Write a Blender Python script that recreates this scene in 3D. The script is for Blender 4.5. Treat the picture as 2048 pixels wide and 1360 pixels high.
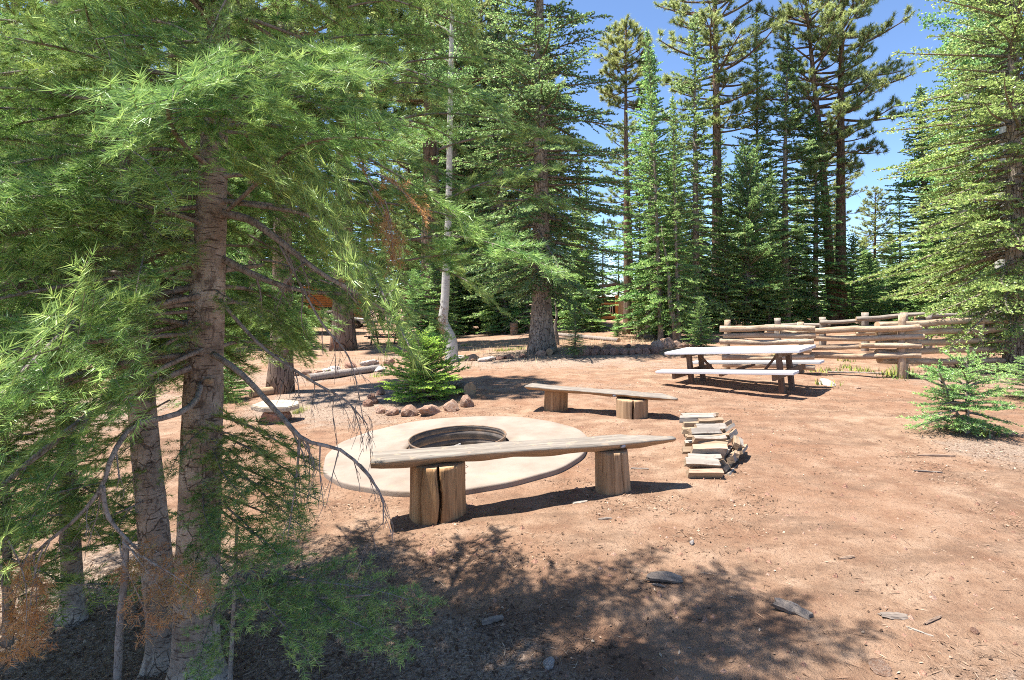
import bpy, bmesh, math, random
import numpy as np
from mathutils import Vector, Matrix, noise as mn

# ------------------------------------------------------------------ camera, sky, sun, exposure
scene = bpy.context.scene
for o in list(bpy.data.objects):
    bpy.data.objects.remove(o)
W_PX, FPX, HOR, EYE = 2048.0, 1080.0, 597.0, 1.65
cam_d = bpy.data.cameras.new('camera')
cam_d.sensor_width = 36.0
cam_d.lens = 36.0 * FPX / W_PX
cam_d.shift_y = -(680.0 - HOR) / W_PX
cam_d.clip_start = 0.05
cam_d.clip_end = 3000
cam = bpy.data.objects.new('camera', cam_d)
scene.collection.objects.link(cam)
cam.location = (0, 0, EYE)
cam.rotation_euler = (math.radians(90), 0, 0)
scene.camera = cam

TO_SUN = Vector((-0.35, 0.02, 1.0)).normalized()
world = bpy.data.worlds.new('World')
scene.world = world
world.use_nodes = True
wn = world.node_tree
bg = wn.nodes['Background']
sky = wn.nodes.new('ShaderNodeTexSky')
sky.sky_type = 'NISHITA'
sky.sun_disc = False
sky.sun_elevation = math.asin(TO_SUN.z)
sky.sun_rotation = math.atan2(TO_SUN.x, TO_SUN.y)
sky.altitude = 2500
sky.air_density = 0.95
sky.dust_density = 0.1
sky.ozone_density = 4.0
wn.links.new(sky.outputs[0], bg.inputs[0])
bg.inputs[1].default_value = 0.11
sun_d = bpy.data.lights.new('sun', 'SUN')
sun_d.energy = 5.0
sun_d.angle = math.radians(0.5)
sun_d.color = (1.0, 0.95, 0.87)
sun = bpy.data.objects.new('sun', sun_d)
scene.collection.objects.link(sun)
sun.rotation_euler = TO_SUN.to_track_quat('Z', 'Y').to_euler()
sun.location = (-6, 2, 20)
scene.view_settings.view_transform = 'Standard'
scene.view_settings.look = 'None'
scene.view_settings.gamma = 1.0
scene.view_settings.exposure = 1.42
scene.cycles.max_bounces = 5
scene.cycles.diffuse_bounces = 4
scene.cycles.transmission_bounces = 3
scene.cycles.glossy_bounces = 2
scene.cycles.sample_clamp_indirect = 6
scene.cycles.debug_use_spatial_splits = True
scene.cycles.filter_width = 1.0
scene.cycles.use_denoising = False

# ------------------------------------------------------------------ helpers
COL = scene.collection
R = math.radians

def value_noise(x, y, seed=0):
    x = np.asarray(x, float); y = np.asarray(y, float)
    xi = np.floor(x).astype(np.int64); yi = np.floor(y).astype(np.int64)
    fx = x - xi; fy = y - yi
    fx = fx * fx * (3 - 2 * fx); fy = fy * fy * (3 - 2 * fy)
    def h(a, b):
        n = (a * 374761393 + b * 668265263 + seed * 974711) & 0x7fffffff
        n = ((n ^ (n >> 13)) * 1274126177) & 0x7fffffff
        n = n ^ (n >> 16)
        return (n & 0xffff) / 65535.0
    a = h(xi, yi); b = h(xi + 1, yi); c = h(xi, yi + 1); d = h(xi + 1, yi + 1)
    return (a * (1 - fx) + b * fx) * (1 - fy) + (c * (1 - fx) + d * fx) * fy

def fbm(x, y, oct=4, seed=0):
    s = 0; a = 0.5; t = 0
    for i in range(oct):
        s = s + a * value_noise(x * 2 ** i, y * 2 ** i, seed + i * 17); t += a; a *= 0.5
    return s / t

def gz_base(x, y):
    x = np.asarray(x, float); y = np.asarray(y, float)
    z = np.where(x < 0, 0.35 * np.tanh(x / 7.5), 0.10 * np.tanh(x / 2.15))
    left = 1 / (1 + np.exp((x - 0.10 * y) / 3.0))
    z = z - 0.024 * np.clip(y - 11, 0, 60) * left
    z = z + 0.006 * np.clip(y - 14, 0, 30) * (1 - left)
    return z

def gz(x, y):
    x = np.asarray(x, float); y = np.asarray(y, float)
    z = gz_base(x, y)
    near = np.clip(1.2 - np.hypot(x, y - 4) / 60, 0.1, 1)
    z = z + near * (0.07 * (fbm(x * 0.55 + 3, y * 0.55, 3, 5) - 0.5) + 0.036 * (fbm(x * 2.3, y * 2.3, 3, 9) - 0.5) + 0.016 * (fbm(x * 6.5, y * 6.5, 2, 19) - 0.5))
    return z

def G(x, y):
    return float(gz(x, y))

def P(px, py, Y):
    """world point that stands at depth Y"""
    return Vector(((px - 1024) / FPX * Y, Y, EYE - (py - HOR) / FPX * Y))

def on_ground(px, py, dz=0.0):
    """the ground point seen at a place of the photograph"""
    lo, hi = 0.8, 120.0
    for _ in range(60):
        m = (lo + hi) / 2
        p = P(px, py, m)
        if p.z > float(gz_base(p.x, p.y)) + dz: lo = m
        else: hi = m
    p = P(px, py, lo)
    return Vector((p.x, p.y, G(p.x, p.y)))

def mesh_arrays(name, verts, tris, mats, midx=None, smooth=False, v=None):
    me = bpy.data.meshes.new(name)
    verts = np.asarray(verts, np.float32); tris = np.asarray(tris, np.int32)
    me.vertices.add(len(verts)); me.vertices.foreach_set('co', verts.ravel())
    nt = len(tris)
    me.loops.add(nt * 3); me.loops.foreach_set('vertex_index', tris.ravel())
    me.polygons.add(nt)
    me.polygons.foreach_set('loop_start', np.arange(0, nt * 3, 3, dtype=np.int32))
    me.polygons.foreach_set('loop_total', np.full(nt, 3, np.int32))
    for m in mats: me.materials.append(m)
    if midx is not None:
        me.polygons.foreach_set('material_index', np.asarray(midx, np.int32))
    if smooth is False:
        me.polygons.foreach_set('use_smooth', np.zeros(nt, bool))
    elif smooth is True:
        me.polygons.foreach_set('use_smooth', np.ones(nt, bool))
    else:
        me.polygons.foreach_set('use_smooth', np.asarray(smooth, bool))
    if v is not None:
        a = me.attributes.new('v', 'FLOAT', 'FACE')
        a.data.foreach_set('value', np.asarray(v, np.float32))
    me.update(calc_edges=True)
    return me

class Buf:
    """collects triangle soups"""
    def __init__(s): s.V = []; s.T = []; s.M = []; s.A = []; s.S = []; s.n = 0
    def add(s, V, T, m=0, a=0.5, smooth=False):
        V = np.asarray(V, float).reshape(-1, 3); T = np.asarray(T, int).reshape(-1, 3)
        s.V.append(V); s.T.append(T + s.n); s.n += len(V)
        s.M.append(np.full(len(T), m) if np.isscalar(m) else m)
        s.A.append(np.full(len(T), a) if np.isscalar(a) else a)
        s.S.append(np.full(len(T), smooth))
    def mesh(s, name, mats):
        return mesh_arrays(name, np.concatenate(s.V), np.concatenate(s.T), mats, np.concatenate(s.M),
                           np.concatenate(s.S), np.concatenate(s.A))

def tube(pts, rad, sides=8, cap=True, wob=0.0, seed=0, rfun=None):
    """tapered tube through pts; returns verts, tris"""
    pts = [Vector(p) for p in pts]; n = len(pts)
    rng = random.Random(seed)
    V = []; T = []
    ref = None
    for i in range(n):
        t = (pts[min(i + 1, n - 1)] - pts[max(i - 1, 0)]).normalized()
        if ref is None:
            ref = Vector((1, 0, 0)) if abs(t.x) < 0.8 else Vector((0, 1, 0))
        a = (ref - t * ref.dot(t)).normalized(); b = t.cross(a); ref = a
        for k in range(sides):
            th = 2 * math.pi * k / sides
            r = rad[i] * (1 + wob * rng.uniform(-1, 1))
            if rfun: r *= rfun(th, i / (n - 1), i)
            V.append(pts[i] + (a * math.cos(th) + b * math.sin(th)) * r)
    for i in range(n - 1):
        for k in range(sides):
            a0 = i * sides + k; a1 = i * sides + (k + 1) % sides
            T.append((a0, a1, a1 + sides)); T.append((a0, a1 + sides, a0 + sides))
    if cap:
        for base, p, flip in ((0, pts[0], True), ((n - 1) * sides, pts[-1], False)):
            c = len(V); V.append(p)
            for k in range(sides):
                q = (base + k, base + (k + 1) % sides, c)
                T.append(q[::-1] if flip else q)
    return np.array([tuple(v) for v in V]), np.array(T)

def spline(pts, n):
    """Catmull-Rom resample"""
    pts = [Vector(p) for p in pts]
    if len(pts) < 3:
        return [pts[0].lerp(pts[-1], i / (n - 1)) for i in range(n)]
    out = []
    m = len(pts) - 1
    for i in range(n):
        u = i / (n - 1) * m; k = min(int(u), m - 1); t = u - k
        p0 = pts[max(k - 1, 0)]; p1 = pts[k]; p2 = pts[k + 1]; p3 = pts[min(k + 2, m)]
        out.append(0.5 * ((2 * p1) + (p2 - p0) * t + (2 * p0 - 5 * p1 + 4 * p2 - p3) * t * t + (3 * p1 - p0 - 3 * p2 + p3) * t ** 3))
    return out

def obj(name, me, parent=None, loc=None, rot=None, scale=None):
    o = bpy.data.objects.new(name, me); COL.objects.link(o)
    if parent is not None: o.parent = parent
    if loc is not None: o.location = loc
    if rot is not None: o.rotation_euler = rot
    if scale is not None: o.scale = (scale,) * 3 if np.isscalar(scale) else scale
    return o

def tag(o, label, cat, group=None):
    o['label'] = label; o['category'] = cat
    if group: o['group'] = group
    return o

def thing(name, label, cat, loc=(0, 0, 0), rz=0.0, group=None, scale=None):
    o = bpy.data.objects.new(name, None); COL.objects.link(o)
    o.empty_display_size = 0.2
    o.location = loc; o.rotation_euler = (0, 0, rz)
    if scale is not None: o.scale = (scale,) * 3 if np.isscalar(scale) else scale
    return tag(o, label, cat, group)

def bm_mesh(name, bm, mats, smooth=False):
    me = bpy.data.meshes.new(name)
    bm.normal_update()
    bm.to_mesh(me); bm.free()
    for m in mats: me.materials.append(m)
    if smooth:
        for p in me.polygons: p.use_smooth = True
    return me

def box_mesh(name, sx, sy, sz, mat, bevel=0.006, seg=2):
    bm = bmesh.new()
    bmesh.ops.create_cube(bm, size=1.0)
    for v in bm.verts: v.co = Vector((v.co.x * sx, v.co.y * sy, v.co.z * sz))
    if bevel:
        bmesh.ops.bevel(bm, geom=list(bm.edges), offset=bevel, segments=seg, affect='EDGES', profile=0.6)
    return bm_mesh(name, bm, [mat])

def prism_mesh(name, poly, depth, mat, bevel=0.0):
    """polygon in XZ extruded along Y"""
    bm = bmesh.new()
    vs = [bm.verts.new((x, -depth / 2, z)) for x, z in poly]
    f = bm.faces.new(vs)
    r = bmesh.ops.extrude_face_region(bm, geom=[f])
    for v in r['geom']:
        if isinstance(v, bmesh.types.BMVert): v.co.y += depth
    bmesh.ops.recalc_face_normals(bm, faces=list(bm.faces))
    if bevel:
        bmesh.ops.bevel(bm, geom=list(bm.edges), offset=bevel, segments=2, affect='EDGES')
    return bm_mesh(name, bm, [mat])

# ------------------------------------------------------------------ materials
class NT:
    def __init__(s, name):
        s.m = bpy.data.materials.new(name); s.m.use_nodes = True
        s.t = s.m.node_tree; s.t.nodes.clear()
        s.out = s.t.nodes.new('ShaderNodeOutputMaterial')
    def n(s, typ, props=None, **ins):
        nd = s.t.nodes.new('ShaderNode' + typ)
        for k, v in (props or {}).items(): setattr(nd, k, v)
        for k, v in ins.items():
            key = k.replace('_', ' ')
            if key.isdigit(): key = int(key)
            s.set(nd, key, v)
        return nd
    def set(s, nd, key, v):
        sock = nd.inputs[key]
        if isinstance(v, bpy.types.NodeSocket): s.t.links.new(v, sock)
        elif isinstance(v, bpy.types.Node): s.t.links.new(v.outputs[0], sock)
        else:
            if sock.type == 'RGBA' and len(v) == 3: v = (*v, 1)
            sock.default_value = v
    def coords(s, scale=(1, 1, 1), kind='Object'):
        tc = s.n('TexCoord')
        mp = s.n('Mapping')
        s.t.links.new(tc.outputs[kind], mp.inputs['Vector'])
        mp.inputs['Scale'].default_value = scale
        return mp.outputs[0]
    def noise(s, vec, scale, detail=4, rough=0.55, dist=0.0):
        return s.n('TexNoise', Vector=vec, Scale=scale, Detail=detail, Roughness=rough, Distortion=dist).outputs['Fac']
    def ramp(s, fac, stops, interp='LINEAR'):
        nd = s.n('ValToRGB', Fac=fac)
        cr = nd.color_ramp; cr.interpolation = interp
        while len(cr.elements) < len(stops): cr.elements.new(0.5)
        for e, (p, c) in zip(cr.elements, stops):
            e.position = p
            e.color = (c, c, c, 1) if np.isscalar(c) else (*c, 1)
        return nd.outputs[0]
    def mix(s, fac, a, b, mode='MIX'):
        nd = s.n('Mix', {'data_type': 'RGBA', 'blend_type': mode})
        s.set(nd, 0, fac); s.set(nd, 6, a); s.set(nd, 7, b)
        return nd.outputs[2]
    def math(s, op, a, b=0.0):
        nd = s.n('Math', {'operation': op}); s.set(nd, 0, a); s.set(nd, 1, b)
        return nd.outputs[0]
    def bump(s, h, strength=0.5, dist=0.02, normal=None):
        nd = s.n('Bump', Strength=strength, Distance=dist, Height=h)
        if normal is not None: s.set(nd, 'Normal', normal)
        return nd.outputs[0]
    def surf(s, color, rough=0.8, normal=None, spec=0.3, metal=0.0):
        b = s.n('BsdfPrincipled')
        s.set(b, 'Base Color', color); s.set(b, 'Roughness', rough)
        s.set(b, 'Specular IOR Level', spec); s.set(b, 'Metallic', metal)
        if normal is not None: s.set(b, 'Normal', normal)
        s.t.links.new(b.outputs[0], s.out.inputs[0])
        return s.m

def foliage(name, dark, mid, bright, trans=0.28, hue=0.02, pos_scale=0.8, gloss=0.04, up=0.8):
    n = NT(name)
    at = n.n('Attribute', {'attribute_name': 'v'})
    oi = n.n('ObjectInfo')
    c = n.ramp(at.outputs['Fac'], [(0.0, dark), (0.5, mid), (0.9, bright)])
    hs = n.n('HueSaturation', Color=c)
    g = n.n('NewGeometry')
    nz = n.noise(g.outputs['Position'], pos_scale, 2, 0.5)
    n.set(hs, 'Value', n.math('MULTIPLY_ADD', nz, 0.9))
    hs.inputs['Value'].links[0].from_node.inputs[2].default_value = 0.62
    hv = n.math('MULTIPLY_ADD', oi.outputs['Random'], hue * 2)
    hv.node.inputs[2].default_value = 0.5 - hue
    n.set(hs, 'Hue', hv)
    b = n.n('BsdfDiffuse'); n.set(b, 'Color', hs)
    # needles stand all round their twig: shade the tuft, not the single blade
    ad = n.n('VectorMath', {'operation': 'MULTIPLY_ADD'})
    n.t.links.new(g.outputs['Normal'], ad.inputs[0]); ad.inputs[1].default_value = (0.7, 0.7, 0.7); ad.inputs[2].default_value = (0, 0, up)
    nm = n.n('VectorMath', {'operation': 'NORMALIZE'}); n.t.links.new(ad.outputs[0], nm.inputs[0])
    n.t.links.new(nm.outputs[0], b.inputs['Normal'])
    t = n.n('BsdfTranslucent'); n.set(t, 'Color', hs)
    mx = n.n('MixShader'); mx.inputs[0].default_value = trans
    n.t.links.new(b.outputs[0], mx.inputs[1]); n.t.links.new(t.outputs[0], mx.inputs[2])
    gl = n.n('BsdfGlossy', Roughness=0.42); gl.inputs['Color'].default_value = (0.9, 0.95, 0.95, 1)
    m2 = n.n('MixShader'); m2.inputs[0].default_value = gloss
    n.t.links.new(mx.outputs[0], m2.inputs[1]); n.t.links.new(gl.outputs[0], m2.inputs[2])
    n.t.links.new((m2 if gloss else mx).outputs[0], n.out.inputs[0])
    return n.m

def bark(name, dark, light, crack=18.0, stretch=0.25, bump=0.9, bdist=0.015, patch=None, cmul=0.35):
    n = NT(name)
    v = n.coords((1, 1, stretch))
    nz = n.noise(v, crack * 0.7, 6, 0.65)
    nz2 = n.noise(v, crack * 3, 4, 0.6)
    wob = n.n('VectorMath', {'operation': 'ADD'})
    n.t.links.new(v, wob.inputs[0])
    nv = n.n('TexNoise', Vector=v, Scale=crack * 0.8, Detail=3)
    sc = n.n('VectorMath', {'operation': 'SCALE'}); n.t.links.new(nv.outputs['Color'], sc.inputs[0]); sc.inputs['Scale'].default_value = 0.06
    n.t.links.new(sc.outputs[0], wob.inputs[1])
    vor = n.n('TexVoronoi', {'feature': 'DISTANCE_TO_EDGE'}, Scale=crack)
    n.t.links.new(wob.outputs[0], vor.inputs['Vector'])
    edge = n.ramp(vor.outputs['Distance'], [(0.0, 0.0), (0.045, 1.0)])
    c = n.ramp(nz, [(0.3, dark), (0.62, light)])
    if patch:
        pz = n.noise(n.coords((1, 1, 1)), 3.0, 4, 0.6)
        c = n.mix(n.ramp(pz, [(0.52, 0.0), (0.6, 1.0)]), c, patch)
    c = n.mix(edge, n.mix(1.0, c, (cmul, cmul, cmul), 'MULTIPLY'), c)
    h = n.math('ADD', edge, n.math('MULTIPLY', nz2, 0.7))
    return n.surf(c, 0.9, n.bump(h, bump, bdist), 0.15)

def grain_wood(name, dark, light, axis=2, rough=0.85, scale=30.0, bump=0.5, spots=None):
    n = NT(name)
    s = [1, 1, 1]; s[axis] = 0.06
    v = n.coords(tuple(s))
    nz = n.noise(v, scale, 5, 0.6, 0.6)
    big = n.noise(n.coords((1, 1, 1)), 3.5, 3, 0.5)
    c = n.ramp(nz, [(0.28, dark), (0.66, light)])
    c = n.mix(n.math('MULTIPLY', big, 0.5), c, n.mix(1.0, c, dark, 'MIX'))
    fine = n.noise(v, scale * 4, 3, 0.6)
    c = n.mix(n.ramp(fine, [(0.30, 0.75), (0.42, 0.0)]), c, tuple(x * 0.35 for x in dark))
    if spots:
        sp = n.noise(n.coords((1, 1, 1)), 9.0, 4, 0.7)
        c = n.mix(n.ramp(sp, [(0.56, 0.0), (0.66, 0.8)]), c, spots)
    h = n.math('ADD', nz, n.math('MULTIPLY', fine, 0.5))
    return n.surf(c, rough, n.bump(h, bump, 0.006), 0.2)

MAT = {}
def make_materials():
    # ground: red-tan dirt with dark needle duff
    n = NT('dirt')
    v = n.coords((1, 1, 1))
    big = n.noise(v, 0.55, 5, 0.6)
    mid = n.noise(v, 3.2, 6, 0.65)
    fine = n.noise(v, 38, 5, 0.7)
    grit = n.noise(v, 160, 3, 0.7)
    c = n.ramp(mid, [(0.36, (0.25, 0.145, 0.093)), (0.50, (0.35, 0.222, 0.146)), (0.64, (0.43, 0.292, 0.202))])
    c = n.mix(n.ramp(big, [(0.42, 0.0), (0.66, 0.6)]), c, (0.295, 0.152, 0.09))
    c = n.mix(n.ramp(n.noise(n.coords((0.5, 1.6, 1)), 2.4, 7, 0.75), [(0.50, 0.0), (0.62, 0.6)]), c, (0.19, 0.122, 0.083))
    specks = n.ramp(fine, [(0.34, 0.8), (0.43, 0.0)])
    c = n.mix(specks, c, (0.20, 0.12, 0.08))
    c = n.mix(n.ramp(grit, [(0.34, 0.55), (0.44, 0.0)]), c, (0.17, 0.115, 0.085))
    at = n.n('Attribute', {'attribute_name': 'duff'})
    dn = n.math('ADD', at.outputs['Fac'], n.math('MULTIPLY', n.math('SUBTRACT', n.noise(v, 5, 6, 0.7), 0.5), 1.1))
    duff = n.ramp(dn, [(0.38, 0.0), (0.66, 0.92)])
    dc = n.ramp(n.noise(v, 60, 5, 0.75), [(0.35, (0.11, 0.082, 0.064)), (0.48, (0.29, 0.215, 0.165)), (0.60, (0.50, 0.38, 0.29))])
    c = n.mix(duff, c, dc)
    h = n.math('ADD', n.math('MULTIPLY', mid, 1.0), n.math('ADD', n.math('MULTIPLY', fine, 0.45), n.math('MULTIPLY', grit, 0.18)))
    MAT['dirt'] = n.surf(c, 0.95, n.bump(h, 1.0, 0.07), 0.1)

    n = NT('concrete')
    v = n.coords((1, 1, 1))
    a = n.noise(v, 2.2, 6, 0.6); b = n.noise(v, 45, 4, 0.7)
    c = n.ramp(a, [(0.3, (0.205, 0.162, 0.128)), (0.6, (0.285, 0.235, 0.195))])
    c = n.mix(n.ramp(b, [(0.3, 0.35), (0.45, 0.0)]), c, (0.33, 0.25, 0.18))
    c = n.mix(n.ramp(n.noise(v, 5, 5, 0.7), [(0.56, 0.0), (0.7, 0.6)]), c, (0.36, 0.235, 0.16))
    sx = n.n('VectorMath', {'operation': 'LENGTH'}); n.t.links.new(n.coords((1, 1, 0)), sx.inputs[0])
    so = n.math('ADD', sx.outputs['Value'], n.math('MULTIPLY', n.math('SUBTRACT', n.noise(v, 4, 5, 0.7), 0.5), 0.5))
    c = n.mix(n.ramp(so, [(0.50, 0.55), (0.72, 0.0)]), c, (0.12, 0.095, 0.075))
    c = n.mix(n.ramp(so, [(1.28, 0.0), (1.45, 0.5)]), c, (0.36, 0.215, 0.135))
    MAT['concrete'] = n.surf(c, 0.9, n.bump(n.math('ADD', a, b), 0.25, 0.012), 0.2)

    n = NT('rusty_steel')
    v = n.coords((1, 1, 1))
    a = n.noise(v, 6, 6, 0.7); b = n.noise(n.coords((1, 1, 0.2)), 25, 4, 0.7)
    c = n.ramp(a, [(0.35, (0.10, 0.082, 0.072)), (0.52, (0.23, 0.155, 0.105)), (0.7, (0.36, 0.20, 0.10))])
    c = n.mix(n.ramp(b, [(0.5, 0.0), (0.7, 0.5)]), c, (0.09, 0.07, 0.06))
    MAT['rust'] = n.surf(c, 0.65, n.bump(a, 0.3, 0.004), 0.35, 0.35)
    n = NT('soot_steel')
    v = n.coords((1, 1, 1))
    a = n.noise(v, 5, 6, 0.7)
    c = n.ramp(a, [(0.35, (0.055, 0.05, 0.046)), (0.55, (0.13, 0.105, 0.09)), (0.75, (0.24, 0.17, 0.12))])
    MAT['soot'] = n.surf(c, 0.7, n.bump(a, 0.3, 0.004), 0.3, 0.25)
    n = NT('ash')
    v = n.coords((1, 1, 1))
    a = n.noise(v, 14, 6, 0.75)
    c = n.ramp(a, [(0.35, (0.05, 0.045, 0.042)), (0.5, (0.30, 0.28, 0.26)), (0.65, (0.62, 0.60, 0.58))])
    MAT['ash'] = n.surf(c, 0.95, n.bump(a, 0.8, 0.03), 0.1)

    MAT['plank'] = grain_wood('weathered_plank', (0.13, 0.108, 0.09), (0.32, 0.282, 0.24), 0, 0.9, 26, 0.7, (0.33, 0.25, 0.18))
    MAT['plank_under'] = grain_wood('plank_underside', (0.25, 0.16, 0.095), (0.46, 0.32, 0.20), 0, 0.9, 22, 0.7)
    MAT['stump'] = grain_wood('stump_wood', (0.19, 0.097, 0.046), (0.55, 0.325, 0.16), 2, 0.85, 17, 0.7)
    MAT['stump_grey'] = grain_wood('stump_wood_pale', (0.20, 0.122, 0.068), (0.48, 0.32, 0.19), 2, 0.85, 17, 0.7)
    MAT['end_grain'] = grain_wood('end_grain', (0.30, 0.19, 0.11), (0.50, 0.36, 0.22), 2, 0.9, 12, 0.3)
    n = NT('crack_dark'); MAT['crack'] = n.surf((0.075, 0.042, 0.024), 0.95, None, 0.05)
    n = NT('knot'); a = n.noise(n.coords(), 40, 3); MAT['knot'] = n.surf(n.ramp(a, [(0.4, (0.05, 0.045, 0.05)), (0.6, (0.42, 0.42, 0.44))]), 0.8)

    n = NT('white_top')
    v = n.coords((0.12, 1, 1)); a = n.noise(v, 9, 4, 0.6)
    MAT['white'] = n.surf(n.ramp(a, [(0.3, (0.52, 0.515, 0.53)), (0.7, (0.62, 0.61, 0.62))]), 0.55, n.bump(a, 0.05, 0.003), 0.35)
    MAT['brown'] = grain_wood('brown_stained_wood', (0.105, 0.062, 0.043), (0.19, 0.118, 0.082), 2, 0.75, 14, 0.3)
    MAT['brown_x'] = grain_wood('brown_stained_board', (0.12, 0.075, 0.05), (0.23, 0.145, 0.10), 0, 0.8, 14, 0.3)

    n = NT('fence_log')
    v = n.coords((0.25, 1, 1))
    a = n.noise(v, 16, 6, 0.7); b = n.noise(n.coords((0.6, 1, 1)), 34, 4, 0.7)
    oi = n.n('ObjectInfo')
    c = n.ramp(a, [(0.30, (0.13, 0.085, 0.058)), (0.44, (0.34, 0.25, 0.17)), (0.62, (0.50, 0.405, 0.295))])
    c = n.mix(n.ramp(b, [(0.56, 0.0), (0.64, 0.8)]), c, (0.17, 0.11, 0.075))
    c = n.mix(n.math('MULTIPLY', oi.outputs['Random'], 0.35), c, (0.40, 0.255, 0.15))
    MAT['fence_log'] = n.surf(c, 0.9, n.bump(n.math('ADD', a, b), 0.7, 0.012), 0.15)
    n = NT('fence_log_grey')
    v = n.coords((0.25, 1, 1)); a = n.noise(v, 16, 6, 0.7)
    MAT['fence_grey'] = n.surf(n.ramp(a, [(0.3, (0.11, 0.09, 0.075)), (0.65, (0.38, 0.33, 0.28))]), 0.9, n.bump(a, 0.7, 0.012), 0.15)

    def rock(name, c0, c1, c2, pits):
        n = NT(name)
        v = n.coords((1, 1, 1))
        a = n.noise(v, 3.5, 6, 0.65); b = n.noise(v, 16, 5, 0.7)
        oi = n.n('ObjectInfo')
        c = n.ramp(a, [(0.32, c0), (0.5, c1), (0.68, c2)])
        c = n.mix(n.ramp(b, [(0.33, 0.8), (0.44, 0.0)]), c, pits)
        hs = n.n('HueSaturation', Color=c)
        hv = n.math('MULTIPLY_ADD', oi.outputs['Random'], 0.4); hv.node.inputs[2].default_value = 0.64
        n.set(hs, 'Value', hv)
        return n.surf(hs.outputs[0], 0.92, n.bump(n.math('ADD', a, b), 0.9, 0.04), 0.15)
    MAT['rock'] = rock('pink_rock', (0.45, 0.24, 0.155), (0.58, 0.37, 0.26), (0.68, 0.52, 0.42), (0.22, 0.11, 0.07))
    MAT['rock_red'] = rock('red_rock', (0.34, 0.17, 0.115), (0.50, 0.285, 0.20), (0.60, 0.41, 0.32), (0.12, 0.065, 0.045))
    MAT['rock_white'] = rock('white_rock', (0.52, 0.42, 0.36), (0.68, 0.60, 0.55), (0.78, 0.73, 0.69), (0.45, 0.26, 0.18))
    MAT['slab'] = rock('pale_stone', (0.52, 0.42, 0.30), (0.62, 0.53, 0.40), (0.70, 0.62, 0.49), (0.42, 0.33, 0.23))

    n = NT('fir_bark')
    v = n.coords((1, 1, 1)); vh = n.coords((1, 1, 7.0)); vc = n.coords((1, 1, 0.6))
    a = n.noise(v, 5, 6, 0.65); fine = n.noise(v, 60, 4, 0.7); dash = n.noise(vh, 16, 3, 0.6)
    wv = n.n('TexNoise', Vector=vc, Scale=9.0, Detail=4)
    ad = n.n('VectorMath', {'operation': 'MULTIPLY_ADD'})
    n.t.links.new(wv.outputs['Color'], ad.inputs[0]); ad.inputs[1].default_value = (0.12, 0.12, 0.12); n.t.links.new(vc, ad.inputs[2])
    vor = n.n('TexVoronoi', {'feature': 'DISTANCE_TO_EDGE'}, Scale=15.0); n.t.links.new(ad.outputs[0], vor.inputs['Vector'])
    part = n.ramp(n.noise(v, 3.5, 4, 0.6), [(0.45, 0.0), (0.58, 1.0)])
    edge = n.math('MULTIPLY', n.ramp(vor.outputs['Distance'], [(0.0, 1.0), (0.035, 0.0)]), part)
    c = n.ramp(a, [(0.3, (0.17, 0.132, 0.105)), (0.5, (0.32, 0.262, 0.215)), (0.68, (0.50, 0.435, 0.375))])
    c = n.mix(n.ramp(n.noise(v, 2.2, 5, 0.7), [(0.55, 0.0), (0.66, 0.6)]), c, (0.20, 0.125, 0.075))
    c = n.mix(n.ramp(dash, [(0.57, 0.0), (0.64, 0.85)]), c, (0.06, 0.044, 0.036))
    c = n.mix(n.ramp(n.noise(n.coords((1, 1, 0.5)), 22, 5, 0.75), [(0.36, 0.8), (0.47, 0.0)]), c, (0.085, 0.062, 0.05))
    c = n.mix(n.ramp(fine, [(0.3, 0.5), (0.42, 0.0)]), c, (0.10, 0.08, 0.065))
    c = n.mix(n.math('MULTIPLY', edge, 0.75), c, (0.06, 0.04, 0.03))
    hh = n.math('SUBTRACT', n.math('ADD', n.math('MULTIPLY', a, 0.7), n.math('MULTIPLY', fine, 0.25)), n.math('ADD', n.math('MULTIPLY', edge, 0.5), n.math('MULTIPLY', dash, 0.3)))
    MAT['bark_fir'] = n.surf(c, 0.9, n.bump(hh, 0.8, 0.02), 0.15)
    MAT['bark_twig'] = bark('twig_bark', (0.15, 0.115, 0.09), (0.33, 0.28, 0.245), 40, 0.5, 0.5, 0.004)
    MAT['bark_dead'] = bark('dead_twig_bark', (0.17, 0.142, 0.122), (0.35, 0.305, 0.275), 40, 0.5, 0.4, 0.003)
    MAT['bark_pine'] = bark('pine_bark', (0.10, 0.068, 0.05), (0.255, 0.18, 0.135), 14, 0.22, 1.0, 0.03, (0.20, 0.11, 0.07), 0.3)
    MAT['bark_spruce'] = bark('spruce_bark', (0.155, 0.12, 0.095), (0.36, 0.30, 0.24), 18, 0.25, 1.0, 0.03, None, 0.35)
    n = NT('aspen_bark')
    v = n.coords((1, 1, 2.2)); a = n.noise(v, 6, 6, 0.75); b = n.noise(n.coords((0.5, 0.5, 5)), 6, 5, 0.7)
    c = n.ramp(a, [(0.33, (0.05, 0.045, 0.04)), (0.40, (0.40, 0.385, 0.34)), (0.7, (0.54, 0.525, 0.48))])
    c = n.mix(n.ramp(b, [(0.62, 0.0), (0.68, 0.85)]), c, (0.06, 0.05, 0.045))
    MAT['bark_aspen'] = n.surf(c, 0.8, n.bump(a, 0.3, 0.01), 0.2)

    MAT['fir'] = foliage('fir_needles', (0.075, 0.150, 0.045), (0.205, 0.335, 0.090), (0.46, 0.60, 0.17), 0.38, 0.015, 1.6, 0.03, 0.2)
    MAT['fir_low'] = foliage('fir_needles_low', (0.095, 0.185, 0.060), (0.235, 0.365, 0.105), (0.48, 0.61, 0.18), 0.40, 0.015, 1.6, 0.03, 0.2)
    MAT['dead'] = foliage('dead_needles', (0.55, 0.26, 0.09), (0.76, 0.41, 0.16), (0.84, 0.55, 0.27), 0.4, 0.01, 2.0)
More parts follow.
